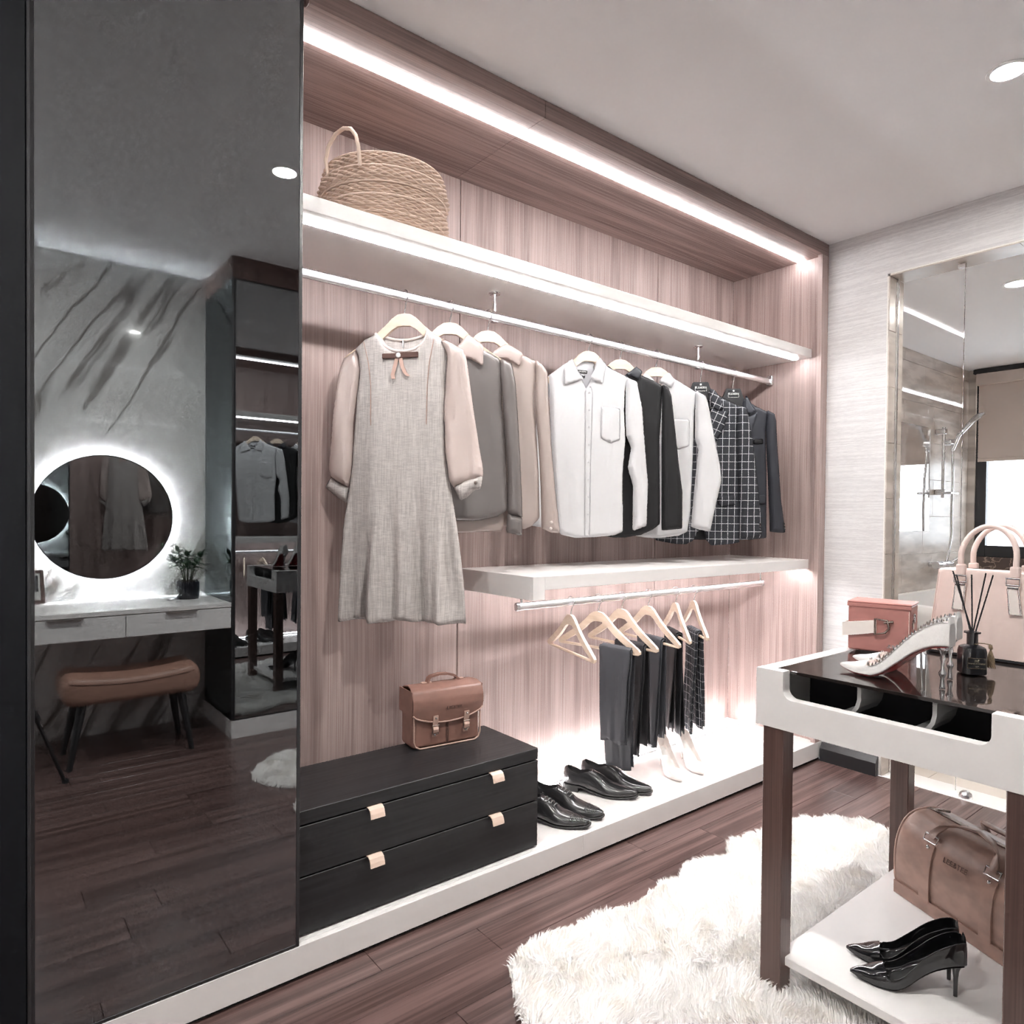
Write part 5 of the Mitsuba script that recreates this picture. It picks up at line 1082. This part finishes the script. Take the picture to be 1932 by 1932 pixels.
for i_, (za, zb_) in enumerate(rows):
    x = 4.902 - .5 * 3 if i_ % 2 == 0 else 5.234 - .5 * 4
    while x < XB1:
        xa, xb = max(x, XB0), min(x + .5, XB1)
        if xb - xa > .01: part('wall_bathroom_left', 'tile', box(xa + .001, xb - .001, YT, YT + .0068, max(za, 0) + .001, zb_ - .001, .001), 'mat_tile')
        x += .5
struct('wall_bathroom_right', box(XB0, XB1, -.48, -.4, 0, ZB, 0), 'mat_white_matte', 'far side wall of the bathroom')
WY0, WY1, WZ0, WZ1 = .75, 1.918, .925, 2.325
struct('wall_bathroom_window', cat(box(XB1, XB1 + .1, WY1, YT + .1, 0, ZB, 0), box(XB1, XB1 + .1, -.4, WY0, 0, ZB, 0), box(XB1, XB1 + .1, WY0, WY1, 0, .81, 0), box(XB1, XB1 + .1, WY0, WY1, WZ1, ZB, 0)), 'mat_tile', 'narrow tiled wall around the bathroom window')
struct('trim_3', box(XB1 - .02, XB1 + .1, WY0, WY1, .81, WZ0, .003), 'mat_brown_marble', 'brown marble window sill')
wn = struct('window_1', cat(box(XB1 + .02, XB1 + .07, WY1 - .07, WY1, WZ0, WZ1, .002), box(XB1 + .02, XB1 + .07, WY0, WY0 + .07, WZ0, WZ1, .002), box(XB1 + .02, XB1 + .07, WY0 + .07, WY1 - .07, WZ0, WZ0 + .085, .002), box(XB1 + .02, XB1 + .07, WY0 + .07, WY1 - .07, WZ1 - .05, WZ1, .002)), 'mat_black', 'black framed bathroom window with a blind')
part(wn, 'pane', trimesh.Trimesh([(XB1 + .05, WY0 + .06, WZ0 + .08), (XB1 + .05, WY1 - .06, WZ0 + .08), (XB1 + .05, WY1 - .06, WZ1 - .04), (XB1 + .05, WY0 + .06, WZ1 - .04)], [(0, 1, 2), (0, 2, 3)], process=False), 'mat_pane')
part(wn, 'head_strip', box(XB1 - .05, XB1 + .02, WY0, WY1 + .006, WZ1 - .012, WZ1 + .02, .001), 'mat_black')
bl = thing('roller_blind', 'cream roller blind half lowered over the bathroom window', 'blind')
part(bl, 'cassette', box(XB1 - .048, XB1 + .012, WY0, WY1 - .012, 2.225, WZ1 - .0125, .004), 'mat_blind'); part(bl, 'fabric', box(XB1 - .012, XB1 - .009, WY0 + .01, WY1 - .022, 1.672, 2.2245, 0), 'mat_blind'); part(bl, 'bottom_bar', box(XB1 - .018, XB1 - .003, WY0 + .01, WY1 - .022, 1.648, 1.6715, .002), 'mat_blind')
single('bathroom_mirror', box(4.62, 5.322, YT - .008, YT - .0005, 1.124, 1.85, .0008), 'mat_mirror_clear', 'frameless mirror on the tiled bathroom wall reflecting the window', 'mirror')
dl = thing('downlight', 'round recessed ceiling light in the bathroom', 'ceiling light')
part(dl, 'ring', lathe([(.055, -.004), (.068, -.003), (.07, 0), (.055, 0)], 36, (3.98, 1.09, ZB)), 'mat_white_matte', 40); glow(dl, 'lamp', lathe([(0, -.002), (.055, -.002), (.055, -.0002), (0, -.0002)], 36, (3.98, 1.09, ZB)), L_BATH, (1, .95, .88))
sh = thing('shower_set', 'chrome hand shower on a slide bar on the tiled wall', 'shower')
SX, SY = 5.44, YT - .05
part(sh, 'slide_bar', tube([(SX, SY, 1.36), (SX, SY, 1.86)], .011, 12), 'mat_chrome', 40)
for z in (1.40, 1.83): part(sh, 'wall_bracket', rbox(SX - .022, SX + .022, SY - .018, YT - .0005, z - .02, z + .02, .008, 12), 'mat_chrome', 40)
part(sh, 'holder', rbox(SX - .01, SX + .07, SY - .055, SY + .01, 1.735, 1.775, .012, 12), 'mat_chrome', 40)
hh = part(sh, 'hand_shower', tube([(SX + .05, SY - .04, 1.70), (SX + .07, SY - .07, 1.80), (SX + .13, SY - .13, 1.90)], [.013, .014, .018], 12), 'mat_chrome', 40)
hd_ = lathe([(0, 0), (.058, 0), (.062, .008), (.05, .022), (.02, .032), (0, .034)], 28); A = trimesh.geometry.align_vectors([0, 0, -1], [.35, -.55, -.75]); hd_.apply_transform(A); hd_.apply_translation([SX + .15, SY - .16, 1.915]); part(hh, 'spray_head', hd_, 'mat_chrome', 40)
part(sh, 'hose', tube([(SX + .05, SY - .04, 1.70), (SX + .035, SY - .05, 1.5), (SX + .02, SY - .05, 1.25), (SX + .03, SY - .05, 1.1), (SX + .0, SY - .045, .98), (SX - .02, SY - .04, .91)], .0085, 10), 'mat_chrome', True)
part(sh, 'soap_dish', rbox(SX - .05, SX + .10, SY - .07, SY - .005, 1.385, 1.40, .006, 10), 'mat_chrome', 40)
mx = thing('mixer_tap', 'chrome bath mixer tap under the shower hose', 'tap')
part(mx, 'body', tube([(SX - .13, YT - .06, .885), (SX + .13, YT - .06, .885)], .026, 16), 'mat_chrome', 40); part(mx, 'spout', tube([(SX, YT - .06, .885), (SX, YT - .16, .875), (SX, YT - .175, .85)], .015, 12), 'mat_chrome', 40); part(mx, 'lever', tube([(SX + .1, YT - .06, .885), (SX + .13, YT - .11, .93)], .009, 10), 'mat_chrome', 40)
for xx in (-.08, .08): part(mx, 'wall_union', tube([(SX + xx, YT - .06, .885), (SX + xx, YT - .0005, .885)], .018, 12), 'mat_chrome', 40)
tbm = man(rbox(4.15, 5.98, 1.20, YT - .003, .02, .72, .05, 24)) - man(rbox(4.25, 5.88, 1.29, YT - .09, .16, .95, .07, 24)); tbm = unman(tbm.trim_by_plane((0, 0, 1), .001) if False else tbm)
bt = thing('bathtub', 'white bathtub along the tiled wall behind the glass', 'bathtub'); part(bt, 'tub', tbm, 'mat_ceramic', 50); part(bt, 'base', box(4.2, 5.93, 1.26, YT - .01, 0, .06, .002), 'mat_ceramic')
tw = []
for t in np.linspace(0, 5.5 * math.pi, 60): tw.append((.012 + .0026 * t, t))
tg = np.array([[(4.30 + x, 1.245 + r_ * math.cos(t), .775 + r_ * math.sin(t)) for x in np.linspace(0, .3, 4)] for r_, t in tw])
single('rolled_towel', shell(tg, .008), 'mat_towel', 'rolled white towel on the rim of the bathtub', 'towel', True)

# ------------------------------------------------------------------ groups of repeats
for k_, d_ in labels.items():
    if '__' in k_: continue
    n_ = k_.rstrip('0123456789').rstrip('_'); L_ = d_.get('label', '')
    g_ = {'downlight': 'recessed ceiling lights', 'hanging_rail': 'chrome hanging rails', 'blouse': 'satin blouses on the upper rail', 'shirt': 'shirts on the upper rail', 'jacket': 'suit jackets on the upper rail', 'trousers': 'trousers on the lower rail',
          'dress_shoe': 'black leather shoes on the plinth'}.get(n_)
    if n_ == 'clothes_hanger': g_ = 'black jacket hangers' if L_.startswith('black') else ('hangers on the lower rail' if 'lower' in L_ or 'trousers' in L_ else 'wooden hangers on the upper rail')
    if n_ == 'high_heel_shoe': g_ = 'white studded heels on the table' if L_.startswith('white') else ('black patent heels under the table' if L_.startswith('black') else 'pale nude heels on the plinth')
    if g_: d_['group'] = g_
